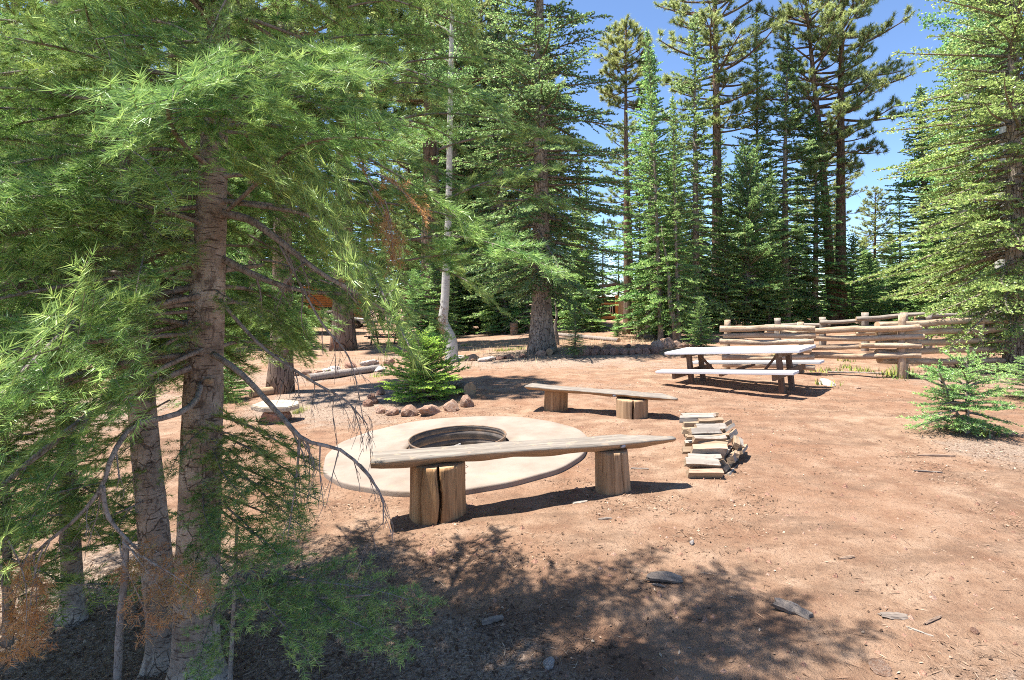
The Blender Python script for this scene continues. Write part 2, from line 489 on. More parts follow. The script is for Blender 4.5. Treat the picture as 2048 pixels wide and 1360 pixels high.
    MAT['spruce'] = foliage('spruce_needles', (0.12, 0.21, 0.085), (0.25, 0.375, 0.125), (0.46, 0.57, 0.20), 0.48, 0.02, 0.5)
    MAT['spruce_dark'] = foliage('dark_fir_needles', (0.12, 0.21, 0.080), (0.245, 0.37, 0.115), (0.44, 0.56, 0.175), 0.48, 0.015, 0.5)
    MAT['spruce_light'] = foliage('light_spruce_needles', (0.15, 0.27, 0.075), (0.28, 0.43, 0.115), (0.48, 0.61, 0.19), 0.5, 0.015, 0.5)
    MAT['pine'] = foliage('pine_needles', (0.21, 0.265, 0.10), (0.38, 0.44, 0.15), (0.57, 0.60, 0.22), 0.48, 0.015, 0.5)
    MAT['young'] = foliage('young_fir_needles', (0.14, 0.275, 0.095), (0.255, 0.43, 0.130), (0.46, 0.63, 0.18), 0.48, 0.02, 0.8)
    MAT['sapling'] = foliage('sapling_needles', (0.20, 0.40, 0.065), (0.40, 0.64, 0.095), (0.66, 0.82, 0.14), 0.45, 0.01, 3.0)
    MAT['aspen'] = foliage('aspen_leaves', (0.14, 0.28, 0.09), (0.25, 0.42, 0.14), (0.40, 0.58, 0.22), 0.5, 0.01, 1.0)
    MAT['weed'] = foliage('weed_leaves', (0.10, 0.15, 0.04), (0.20, 0.26, 0.06), (0.45, 0.42, 0.08), 0.3, 0.01, 2.0)
    MAT['dry_grass'] = foliage('dry_grass', (0.30, 0.22, 0.12), (0.42, 0.34, 0.19), (0.55, 0.47, 0.28), 0.3, 0.01, 2.0)
    MAT['litter'] = foliage('litter_bits', (0.075, 0.048, 0.034), (0.24, 0.155, 0.105), (0.46, 0.36, 0.27), 0.0, 0.0, 2.0, 0.0)

    MAT['split'] = grain_wood('split_wood', (0.20, 0.135, 0.085), (0.42, 0.315, 0.215), 0, 0.85, 20, 0.5)
    MAT['split_pink'] = grain_wood('split_wood_pink', (0.35, 0.215, 0.145), (0.52, 0.37, 0.27), 0, 0.85, 20, 0.5)
    MAT['split_bark'] = grain_wood('pale_firewood_bark', (0.17, 0.14, 0.115), (0.48, 0.43, 0.37), 0, 0.9, 14, 0.7, (0.20, 0.155, 0.13))
    MAT['chunk'] = grain_wood('weathered_chunk', (0.10, 0.08, 0.07), (0.34, 0.28, 0.23), 0, 0.9, 22, 0.9)
    MAT['stick'] = grain_wood('stick_wood', (0.20, 0.13, 0.09), (0.40, 0.29, 0.21), 0, 0.9, 25, 0.5)

    n = NT('silver_paint'); MAT['car'] = n.surf((0.62, 0.60, 0.57), 0.35, None, 0.5, 0.2)
    n = NT('car_glass'); MAT['glass'] = n.surf((0.02, 0.025, 0.03), 0.08, None, 0.6)
    n = NT('rubber'); MAT['rubber'] = n.surf((0.025, 0.025, 0.025), 0.85)
    n = NT('wheel_rim'); MAT['rim'] = n.surf((0.30, 0.28, 0.26), 0.4, None, 0.5, 0.6)
    n = NT('tail_lamp'); MAT['tail'] = n.surf((0.45, 0.03, 0.02), 0.3)
    MAT['cabin'] = grain_wood('orange_log_wood', (0.36, 0.155, 0.055), (0.56, 0.27, 0.105), 0, 0.7, 10, 0.3)
    MAT['cabin_z'] = grain_wood('orange_post_wood', (0.40, 0.15, 0.05), (0.60, 0.26, 0.09), 2, 0.7, 10, 0.3)
    n = NT('tan_siding'); a = n.noise(n.coords((6, 1, 0.2)), 6, 3); MAT['tan'] = n.surf(n.ramp(a, [(0.3, (0.38, 0.27, 0.15)), (0.7, (0.50, 0.37, 0.22))]), 0.85)
    n = NT('roof_brown'); a = n.noise(n.coords(), 6, 4); MAT['roof'] = n.surf(n.ramp(a, [(0.3, (0.14, 0.10, 0.08)), (0.7, (0.24, 0.17, 0.13))]), 0.9)
    n = NT('grey_siding'); a = n.noise(n.coords((0.3, 0.3, 8)), 4, 3); MAT['grey'] = n.surf(n.ramp(a, [(0.3, (0.30, 0.32, 0.36)), (0.7, (0.40, 0.42, 0.46))]), 0.7)
    n = NT('pale_branch_wood'); MAT['pale'] = n.surf((0.55, 0.50, 0.45), 0.8)
make_materials()

# ------------------------------------------------------------------ ground
PIT = (-0.60, 6.02)
_gz0 = gz
def gz(x, y):
    r = np.hypot(np.asarray(x, float) - PIT[0], np.asarray(y, float) - PIT[1])
    pad = np.clip((1.75 - r) / 0.35, 0, 1)          # the earth is level under the slab
    z = _gz0(x, y) * (1 - pad) + gz_base(x, y) * pad
    return z - 0.30 * np.clip((1.0 - r) / 0.3, 0, 1)

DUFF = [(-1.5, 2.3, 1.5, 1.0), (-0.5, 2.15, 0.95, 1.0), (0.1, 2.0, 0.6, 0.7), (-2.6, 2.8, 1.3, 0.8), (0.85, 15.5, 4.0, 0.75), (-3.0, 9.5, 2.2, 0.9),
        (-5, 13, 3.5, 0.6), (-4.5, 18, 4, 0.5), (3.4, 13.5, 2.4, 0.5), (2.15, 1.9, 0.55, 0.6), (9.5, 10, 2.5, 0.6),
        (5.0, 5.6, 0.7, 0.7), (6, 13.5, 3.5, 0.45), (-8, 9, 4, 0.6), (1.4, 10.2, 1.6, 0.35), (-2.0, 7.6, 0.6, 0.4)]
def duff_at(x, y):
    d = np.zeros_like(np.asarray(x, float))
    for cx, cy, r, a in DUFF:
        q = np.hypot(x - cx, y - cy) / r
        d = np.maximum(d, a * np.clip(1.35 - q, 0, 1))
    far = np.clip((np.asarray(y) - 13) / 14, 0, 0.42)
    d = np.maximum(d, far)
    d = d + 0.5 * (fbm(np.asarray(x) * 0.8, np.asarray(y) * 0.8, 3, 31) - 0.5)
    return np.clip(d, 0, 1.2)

def graded(lo, hi, a, b, step, grow=1.11):
    mid = list(np.arange(a, b + 1e-6, step))
    up = []; s = step; x = mid[-1]
    while x < hi: s *= grow; x += s; up.append(x)
    dn = []; s = step; x = mid[0]
    while x > lo: s *= grow; x -= s; dn.append(x)
    return np.array(dn[::-1] + mid + up)

def build_ground():
    xs = graded(-500, 500, -4.5, 6.0, 0.055); ys = graded(-60, 700, 1.3, 9.5, 0.055)
    X, Y = np.meshgrid(xs, ys)
    Z = gz(X, Y)
    V = np.stack([X.ravel(), Y.ravel(), Z.ravel()], 1)
    nx, ny = len(xs), len(ys)
    i = (np.arange(ny - 1)[:, None] * nx + np.arange(nx - 1)[None, :]).ravel()
    T = np.concatenate([np.stack([i, i + 1, i + nx + 1], 1), np.stack([i, i + nx + 1, i + nx], 1)])
    me = mesh_arrays('ground', V, T, [MAT['dirt']], None, True)
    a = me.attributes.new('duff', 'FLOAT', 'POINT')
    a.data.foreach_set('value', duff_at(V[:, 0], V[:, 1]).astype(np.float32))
    o = obj('ground', me); o['kind'] = 'structure'
    return o
build_ground()

# ------------------------------------------------------------------ foliage machinery
class Segs:
    """twig segments that bear needles"""
    def __init__(s): s.p = []; s.d = []; s.u = []; s.l = []; s.r = []; s.k = []
    def add(s, p, d, u, l, r, k): s.p.append(p); s.d.append(d); s.u.append(u); s.l.append(l); s.r.append(r); s.k.append(k)

def unit(a): return a / np.maximum(np.linalg.norm(a, axis=-1, keepdims=True), 1e-9)

def needles(S, rng, dens, nl, nw, ang=(40, 65), phi=(-25, 75), keep=None, tipboost=0.35, curve=0.0, base_v=0.4):
    """one slim triangle per needle, ranked on both sides of every twig segment"""
    p = np.array(S.p); d = unit(np.array(S.d)); u = np.array(S.u); l = np.array(S.l); k = np.array(S.k)
    s = unit(np.cross(d, u)); u = unit(np.cross(s, d))
    cnt = np.maximum((l * dens).astype(int), 2)
    if keep is not None: cnt = (cnt * keep).astype(int)
    idx = np.repeat(np.arange(len(l)), cnt)
    n = len(idx)
    t = rng.random(n)
    sg = np.where(rng.random(n) < 0.5, -1.0, 1.0)
    ph = np.radians(rng.uniform(phi[0], phi[1], n)); an = np.radians(rng.uniform(ang[0], ang[1], n))
    an = an * (1 - 0.45 * (t > 0.9))
    side = s[idx] * (sg * np.cos(ph))[:, None] + u[idx] * np.sin(ph)[:, None]
    nd = d[idx] * np.cos(an)[:, None] + side * np.sin(an)[:, None]
    b = p[idx] + d[idx] * (t * l[idx])[:, None]
    ln = nl * rng.uniform(0.7, 1.15, n)
    w = unit(np.cross(nd, rng.normal(size=(n, 3)))) * (nw / 2)
    tip = b + nd * ln[:, None]
    V = np.stack([b - w, b + w, tip], 1).reshape(-1, 3)
    T = np.arange(n * 3).reshape(-1, 3)
    sv = rng.normal(0, 0.13, len(l))
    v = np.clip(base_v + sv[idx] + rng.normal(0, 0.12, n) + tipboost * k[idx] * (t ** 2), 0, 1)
    return V, T, v

def twig_cones(S):
    """slim three-sided wood for each segment"""
    p = np.array(S.p); d = unit(np.array(S.d)); u = np.array(S.u); l = np.array(S.l); r = np.array(S.r)
    s = unit(np.cross(d, u)); u = unit(np.cross(s, d))
    n = len(l); vs = []
    for k in range(3):
        a = 2 * math.pi * k / 3
        vs.append(p + (s * math.cos(a) + u * math.sin(a)) * r[:, None])
    vs.append(p + d * l[:, None])
    V = np.stack(vs, 1).reshape(-1, 3)
    i = np.arange(n) * 4
    T = np.concatenate([np.stack([i, i + 1, i + 3], 1), np.stack([i + 1, i + 2, i + 3], 1), np.stack([i + 2, i, i + 3], 1)])
    return V, T

def rot_about(v, axis, a):
    return np.array(Matrix.Rotation(a, 3, Vector(axis)) @ Vector(v))

def spray_segs(S, axis_pts, rnd, L, start, sp, ang, len_k, len_min, order2=True, sub_sp=0.06, droop=0.25, wood=0.004, up=None, vert=0.2):
    """flat spray: side twigs along axis_pts, each with its own little twigs"""
    n = len(axis_pts)
    total = sum((axis_pts[i + 1] - axis_pts[i]).length for i in range(n - 1))
    def at(t):
        u = t * (n - 1); i = min(int(u), n - 2)
        return axis_pts[i].lerp(axis_pts[i + 1], u - i), (axis_pts[i + 1] - axis_pts[i]).normalized()
    UP = Vector(up) if up else Vector((0, 0, 1))
    t = start
    while t < 0.985:
        p, d = at(t)
        side = d.cross(UP).normalized(); upv = side.cross(d).normalized()
        for sg in (-1, 1):
            if rnd.random() < 0.08: continue
            a = R(rnd.uniform(ang[0], ang[1]))
            td = (d * math.cos(a) + side * sg * math.sin(a) + upv * rnd.uniform(-vert, vert)).normalized()
            ll = max(len_k * total * (1 - t) ** 0.75 * min(1, 0.45 + (t - start) * 2.2), len_min) * rnd.uniform(0.6, 1.15)
            m = max(2, int(ll / 0.09)); q = p.copy(); dd = td.copy(); sl = ll / m
            for k in range(m):
                S.add(tuple(q), tuple(dd), tuple(upv), sl * 1.05, wood * (1 - 0.6 * k / m), (k + 1) / m)
                q = q + dd * sl
                if order2 and k < m - 0:
                    for s2 in (-1, 1):
                        if rnd.random() < 0.25: continue
                        a2 = R(rnd.uniform(38, 60)); sd = dd.cross(upv).normalized()
                        d2 = (dd * math.cos(a2) + sd * s2 * math.sin(a2) + upv * rnd.uniform(-vert, vert * 0.8)).normalized()
                        l2 = max(0.05, ll * 0.42 * (1 - k / m)) * rnd.uniform(0.5, 1.1)
                        S.add(tuple(q), tuple(d2), tuple(upv), l2, wood * 0.5, 1.0)
                dd = (dd + Vector((0, 0, -droop * sl * 1.6)) + d * 0.10).normalized()
        t += sp / total * rnd.uniform(0.75, 1.3)

def branch_path(L, rnd, droop=0.2, n=12, rise=0.1, wig=0.03):
    ph = rnd.uniform(0, 6)
    return [Vector((L * t, wig * L * math.sin(ph + 5 * t), L * (rise * t - (droop + rise) * t * t))) for t in [i / (n - 1) for i in range(n)]]

def near_branch(name, L, seed, start=0.25, droop=0.22, dens=360, nl=0.05, nw=0.0028, mat='fir', keep=1.0, sp=0.075, wood='bark_twig', r0=None, len_k=0.40, phi=(-30, 50), tb=0.4):
    rnd = random.Random(seed); rng = np.random.default_rng(seed)
    pts = branch_path(L, rnd, droop)
    S = Segs()
    spray_segs(S, pts, rnd, L, start, sp, (34, 66), len_k, 0.08, True, 0.06, 0.55, 0.0028, None, 0.42)
    # leader
    n = len(pts)
    for i in range(int(n * 0.55), n - 1):
        d = pts[i + 1] - pts[i]
        S.add(tuple(pts[i]), tuple(d.normalized()), (0, 0, 1), d.length, 0.002, 1.0 if i > n - 4 else 0.3)
    B = Buf()
    r0 = r0 or (0.004 + 0.0055 * L)
    V, T = tube(pts, [r0 * (1 - 0.85 * i / (n - 1)) for i in range(n)], 7, False, 0.12, seed)
    B.add(V, T, 0, 0.5, True)
    V, T = twig_cones(S); B.add(V, T, 0)
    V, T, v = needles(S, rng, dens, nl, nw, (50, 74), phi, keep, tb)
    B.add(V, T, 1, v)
    return B.mesh(name, [MAT[wood], MAT[mat]])

def bare_branch(B, pts, r0, r1, rnd, subs=8, sublen=0.35, depth=2, start=0.3, sides=7, down=0.5, seed=0):
    """bare limb with drooping dead twigs, added to a buffer"""
    n = len(pts)
    V, T = tube(pts, [r0 + (r1 - r0) * i / (n - 1) for i in range(n)], sides, True, 0.08, seed)
    B.add(V, T, 0, 0.5, True)
    if depth == 0: return
    for k in range(subs):
        t = start + (1 - start) * (k + rnd.random()) / subs
        i = min(int(t * (n - 1)), n - 2)
        p = pts[i].lerp(pts[i + 1], t * (n - 1) - i); d = (pts[i + 1] - pts[i]).normalized()
        l = sublen * rnd.uniform(0.45, 1.15) * (1.1 - 0.5 * t)
        dr = (d * 0.55 + Vector((rnd.uniform(-1, 1), rnd.uniform(-1, 1), rnd.uniform(-0.9, 0.35))) * 0.75).normalized()
        q = [p]; m = 7
        for j in range(m):
            dr = (dr + Vector((rnd.uniform(-0.16, 0.16), rnd.uniform(-0.16, 0.16), -down * 0.22 + rnd.uniform(-0.1, 0.1)))).normalized()
            q.append(q[-1] + dr * l / m)
        rr = max(0.0012, (r0 + (r1 - r0) * t) * 0.45)
        bare_branch(B, q, rr, 0.0007, rnd, 4, l * 0.55, depth - 1, 0.25, 4, down, seed + k + 1)

def taper_trunk(H, r0, r1, sides=12, n=14, seed=0, lean=0.0, flare=0.5, bend=0.03):
    rnd = random.Random(seed); ph = rnd.uniform(0, 6)
    pts = []; rad = []
    for i in range(n):
        t = (i / (n - 1)) ** 1.4; z = H * t
        pts.append(Vector((bend * math.sin(ph + 4 * t) * t * H * 0.2 + lean * z, bend * math.cos(ph + 3 * t) * t * H * 0.2, z - (0.12 if i == 0 else 0))))
        rad.append((r0 + (r1 - r0) * t) * (1 + flare * math.exp(-z / (r0 * 2.0 + 0.05))))
    lob = [rnd.uniform(0, 6) for _ in range(3)]
    V, T = tube(pts, rad, sides, True, 0.03, seed, lambda th, t, i: 1 + (0.12 * math.sin(3 * th + lob[0]) + 0.06 * math.sin(5 * th + lob[1])) * math.exp(-t * 14))
    return pts, V, T

def conifer(name, seed, H, Rad, zb, nb, mat, bark_m, r0, dens=60, nl=0.10, nw=0.04, pitch=(-18, 40), droop=0.15, prof=0.85, sp=0.16, order2=False, len_k=0.38, sides=10, lean=0.0, gap=0.2, phi=(-35, 95), tb=0.45, rvar=(0.6, 1.28), leader=True, dead=0, nang=(40, 85)):
    """spruce or fir: whorls of flat sprays on a tapered trunk; returns trunk mesh and crown mesh"""
    rnd = random.Random(seed); rng = np.random.default_rng(seed)
    path, TV, TT = taper_trunk(H, r0, 0.01, sides, 16, seed, lean)
    tb_ = Buf(); tb_.add(TV, TT, 0, 0.5, True)
    def trunk_at(z):
        for i in range(len(path) - 1):
            if path[i + 1].z >= z:
                f = (z - path[i].z) / max(1e-6, path[i + 1].z - path[i].z)
                return path[i].lerp(path[i + 1], f)
        return path[-1].copy()
    for k in range(dead):
        z = rnd.uniform(0.15 * zb + 0.4, zb * 1.15); az = rnd.uniform(0, 2 * math.pi)
        p = trunk_at(z); l = rnd.uniform(0.3, 1.1)
        q = [p + Vector((math.cos(az) * l * t, math.sin(az) * l * t, -0.45 * l * t * t)) for t in (0, .25, .5, .75, 1)]
        bare_branch(tb_, q, 0.014, 0.003, rnd, 5, l * 0.5, 1, 0.3, 4, 0.9, k)
    S = Segs(); B = Buf()
    az = rnd.uniform(0, 6)
    for b in range(nb):
        h = ((b + rnd.random()) / nb) ** 1.1
        z = zb + (H - zb) * h * 0.985
        az += 2.399 + rnd.uniform(-0.5, 0.5)
        rr = Rad * ((1 - h) ** prof) * (0.55 + 0.45 * min(1, h * 7)) + 0.10
        L = rr * rnd.uniform(*rvar)
        if rnd.random() < gap: L *= 0.55
        pt = R(pitch[0] + (pitch[1] - pitch[0]) * h ** 1.2 + rnd.uniform(-13, 13))
        dr_ = droop * rnd.uniform(0.4, 1.8); wg = rnd.uniform(-0.12, 0.12)
        o = trunk_at(z); n = 8; pts = []
        ca, sa = math.cos(az), math.sin(az)
        for i in range(n):
            t = i / (n - 1)
            f = L * t * math.cos(pt); zz = L * t * math.sin(pt) - dr_ * L * t * t + dr_ * 0.7 * L * t ** 3
            w = 0.04 * L * math.sin(3 * t + b) + wg * L * t * t
            pts.append(o + Vector((ca * f - sa * w, sa * f + ca * w, zz)))
        V, T = tube(pts, [max(0.004, 0.010 + 0.013 * L) * (1 - 0.85 * i / (n - 1)) for i in range(n)], 4, False)
        B.add(V, T, 0, 0.5, True)
        spray_segs(S, pts, rnd, L, 0.22, sp, (42, 66), len_k, 0.13, order2, 0.1, 0.25, 0.006)
        for i in range(1, n - 1):
            d = pts[i + 1] - pts[i]
            S.add(tuple(pts[i]), tuple(d.normalized()), (0, 0, 1), d.length, 0.004, 1.0 if i > n - 3 else 0.4)
    if leader:
        for k in range(6):
            z = H - 0.55 * (k + 1) / 6 * min(1, H / 6)
            S.add(tuple(trunk_at(z)), (0, 0, 1), (1, 0, 0), 0.15, 0.004, 1.0)
    V, T = twig_cones(S); B.add(V, T, 0)
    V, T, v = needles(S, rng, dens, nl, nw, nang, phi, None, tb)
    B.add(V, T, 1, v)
    return tb_.mesh(name + '_trunk', [MAT[bark_m]]), B.mesh(name + '_crown', [MAT[bark_m], MAT[mat]])

def pine(name, seed, H, Rad, zb, nb, r0, tuft=46, nl=0.20, nw=0.020, lean=0.0, mat='pine', sides=12, bend=0.03, dead=8):
    """ponderosa-like pine: bare trunk below, long limbs ending in round needle tufts"""
    rnd = random.Random(seed); rng = np.random.default_rng(seed)
    path, TV, TT = taper_trunk(H, r0, 0.03, sides, 16, seed, lean, 0.35, bend)
    tb_ = Buf(); tb_.add(TV, TT, 0, 0.5, True)
    def trunk_at(z):
        for i in range(len(path) - 1):
            if path[i + 1].z >= z:
                f = (z - path[i].z) / max(1e-6, path[i + 1].z - path[i].z)
                return path[i].lerp(path[i + 1], f)
        return path[-1].copy()
    for k in range(dead):
        z = rnd.uniform(zb * 0.35, zb * 1.05); az = rnd.uniform(0, 2 * math.pi); l = rnd.uniform(0.4, 1.5)
        p = trunk_at(z)
        q = [p + Vector((math.cos(az) * l * t, math.sin(az) * l * t, 0.1 * l * t - 0.6 * l * t * t)) for t in (0, .2, .4, .6, .8, 1)]
        bare_branch(tb_, q, 0.022, 0.004, rnd, 5, l * 0.45, 1, 0.3, 4, 0.8, k)
    B = Buf(); tips = []
    az = rnd.uniform(0, 6)
    for b in range(nb):
        h = (b + rnd.random()) / nb
        z = zb + (H - zb) * h * 0.98
        az += 2.399 + rnd.uniform(-0.6, 0.6)
        L = Rad * (math.sin(math.pi * (0.22 + 0.75 * h)) ** 0.8) * rnd.uniform(0.55, 1.2) + 0.2
        o = trunk_at(z); pt = R(-8 + 45 * h + rnd.uniform(-10, 12)); n = 7
        pts = []
        for i in range(n):
            t = i / (n - 1)
            pts.append(o + Vector((math.cos(az + 0.25 * t * math.sin(b)) * L * t * math.cos(pt), math.sin(az + 0.25 * t * math.sin(b)) * L * t * math.cos(pt), L * t * math.sin(pt) - 0.12 * L * t + 0.22 * L * t * t)))
        V, T = tube(pts, [(0.014 + 0.018 * L) * (1 - 0.75 * i / (n - 1)) for i in range(n)], 5, False)
        B.add(V, T, 0, 0.5, True)
        tips.append((pts[-1], (pts[-1] - pts[-2]).normalized()))
        m = int(3 + L * 5)
        for k in range(m):
            t = rnd.uniform(0.38, 0.98); i = min(int(t * (n - 1)), n - 2)
            p = pts[i].lerp(pts[i + 1], t * (n - 1) - i); d = (pts[i + 1] - pts[i]).normalized()
            s = d.cross(Vector((0, 0, 1))).normalized() * rnd.choice((-1, 1))
            l2 = rnd.uniform(0.22, 0.6) * (0.5 + 0.35 * L) * (1.15 - 0.5 * t)
            dd = (d * 0.6 + s * rnd.uniform(0.5, 1) + Vector((0, 0, rnd.uniform(0.0, 0.7)))).normalized()
            e = p + dd * l2 + Vector((0, 0, 0.12 * l2))
            V, T = tube([p, p.lerp(e, 0.5) - Vector((0, 0, 0.03 * l2)), e], [0.011, 0.008, 0.005], 4, False)
            B.add(V, T, 0, 0.5, True)
            tips.append((e, (dd + Vector((0, 0, 0.4))).normalized()))
            if l2 > 0.35 and rnd.random() < 0.7:
                tips.append((p.lerp(e, 0.6) + Vector((rnd.uniform(-.1, .1), rnd.uniform(-.1, .1), 0.08)), (dd + Vector((0, 0, 0.6))).normalized()))
    tp = np.array([tuple(a) for a, _ in tips]); td = np.array([tuple(b) for _, b in tips])
    nt = len(tp); idx = np.repeat(np.arange(nt), tuft); n = len(idx)
    dirs = unit(rng.normal(size=(n, 3))); dirs = unit(dirs + td[idx] * 0.75)
    back = rng.random(n)[:, None] * 0.16
    b0 = tp[idx] - td[idx] * back
    ln = nl * rng.uniform(0.7, 1.15, n)
    w = unit(np.cross(dirs, rng.normal(size=(n, 3)))) * nw / 2
    tip = b0 + dirs * ln[:, None]
    V = np.stack([b0 - w * 0.5, b0 + w, tip], 1).reshape(-1, 3)
    per = rng.normal(0, 0.14, nt)
    v = np.clip(0.45 + per[idx] + rng.normal(0, 0.12, n), 0, 1)
    B.add(V, np.arange(n * 3).reshape(-1, 3), 1, v)
    return tb_.mesh(name + '_trunk', [MAT['bark_pine']]), B.mesh(name + '_crown', [MAT['bark_pine'], MAT[mat]])

def aspen(name, seed, H, Rad, zb, nb, r0, leaves=26, ls=0.05, path=None, lean=0.0):
    rnd = random.Random(seed); rng = np.random.default_rng(seed)
    if path is None:
        path, TV, TT = taper_trunk(H, r0, 0.02, 12, 16, seed, lean, 0.2, 0.06)
    else:
        path = spline(path, 22); m = len(path)
        TV, TT = tube(path, [r0 * (1 - 0.75 * i / (m - 1)) for i in range(m)], 12, True, 0.02, seed)
    tb_ = Buf(); tb_.add(TV, TT, 0, 0.5, True)
    B = Buf(); tips = []
    m = len(path)
    for b in range(nb):
        h = (b + rnd.random()) / nb
        z = zb + (H - zb) * h * 0.97
        o = min(path, key=lambda q: abs(q.z - z)).copy(); o.z = z
        az = rnd.uniform(0, 2 * math.pi); L = Rad * (1 - 0.6 * h) * rnd.uniform(0.5, 1.1) + 0.2
        pt = R(20 + 40 * h); q = []
        for i in range(6):
            t = i / 5
            q.append(o + Vector((math.cos(az) * L * t * math.cos(pt), math.sin(az) * L * t * math.cos(pt), L * t * math.sin(pt) - 0.25 * L * t * t)))
        V, T = tube(q, [(0.008 + 0.01 * L) * (1 - 0.8 * i / 5) for i in range(6)], 5, False); B.add(V, T, 0, 0.5, True)
        for k in range(int(5 + 6 * L)):
            t = rnd.uniform(0.3, 1); i = min(int(t * 5), 4); p = q[i].lerp(q[i + 1], t * 5 - i)
            e = p + Vector((rnd.uniform(-1, 1), rnd.uniform(-1, 1), rnd.uniform(-0.5, 0.8))) * 0.32
            V, T = tube([p, e], [0.004, 0.002], 3, False); B.add(V, T, 0)
            tips.append((p, e))
    a = np.array([tuple(t[0]) for t in tips]); e = np.array([tuple(t[1]) for t in tips])
    idx = np.repeat(np.arange(len(a)), leaves); n = len(idx)
    c = a[idx] + (e[idx] - a[idx]) * rng.uniform(0.3, 1.15, n)[:, None] + rng.normal(0, 0.07, (n, 3))
    nrm = unit(rng.normal(size=(n, 3)) + np.array([0, 0, 0.5])); s = unit(np.cross(nrm, rng.normal(size=(n, 3)))); u = np.cross(nrm, s)
    r = ls * rng.uniform(0.6, 1.1, n)[:, None] * 0.5
    ring = [c + (s * math.cos(q) + u * math.sin(q)) * r for q in np.linspace(0, 2 * math.pi, 6, endpoint=False)]
    V = np.stack(ring, 1).reshape(-1, 3); i = np.arange(n) * 6
    T = np.concatenate([np.stack([i, i + k, i + k + 1], 1) for k in (1, 2, 3, 4)])
    v = np.clip(0.5 + rng.normal(0, 0.2, n), 0, 1)
    B.add(V, T, 1, np.tile(v, 4))
    return tb_.mesh(name + '_trunk', [MAT['bark_aspen']]), B.mesh(name + '_crown', [MAT['bark_aspen'], MAT['aspen']])

def plant_tree(name, label, cat, meshes, base, rz=0.0, scale=1.0, group=None):
    t = thing(name, label, cat, base, rz, group, scale)
    obj('trunk', meshes[0], t); obj('crown', meshes[1], t)
    return t

# ------------------------------------------------------------------ fire pit
def lathe(profile, seg, name, mat, wob=None, smooth=True, closed=False):
    V = []; T = []
    n = len(profile)
    for k in range(seg):
        a = 2 * math.pi * k / seg
        for i, (r, z) in enumerate(profile):
            f = 1 + (wob(a, i) if wob else 0)
            V.append((math.cos(a) * r * f, math.sin(a) * r * f, z))
    m = n if closed else n - 1
    for k in range(seg):
        k2 = (k + 1) % seg
        for i in range(m):
            j = (i + 1) % n
            T.append((k * n + i, k2 * n + i, k2 * n + j)); T.append((k * n + i, k2 * n + j, k * n + j))
    return mesh_arrays(name, V, T, [mat], None, smooth)

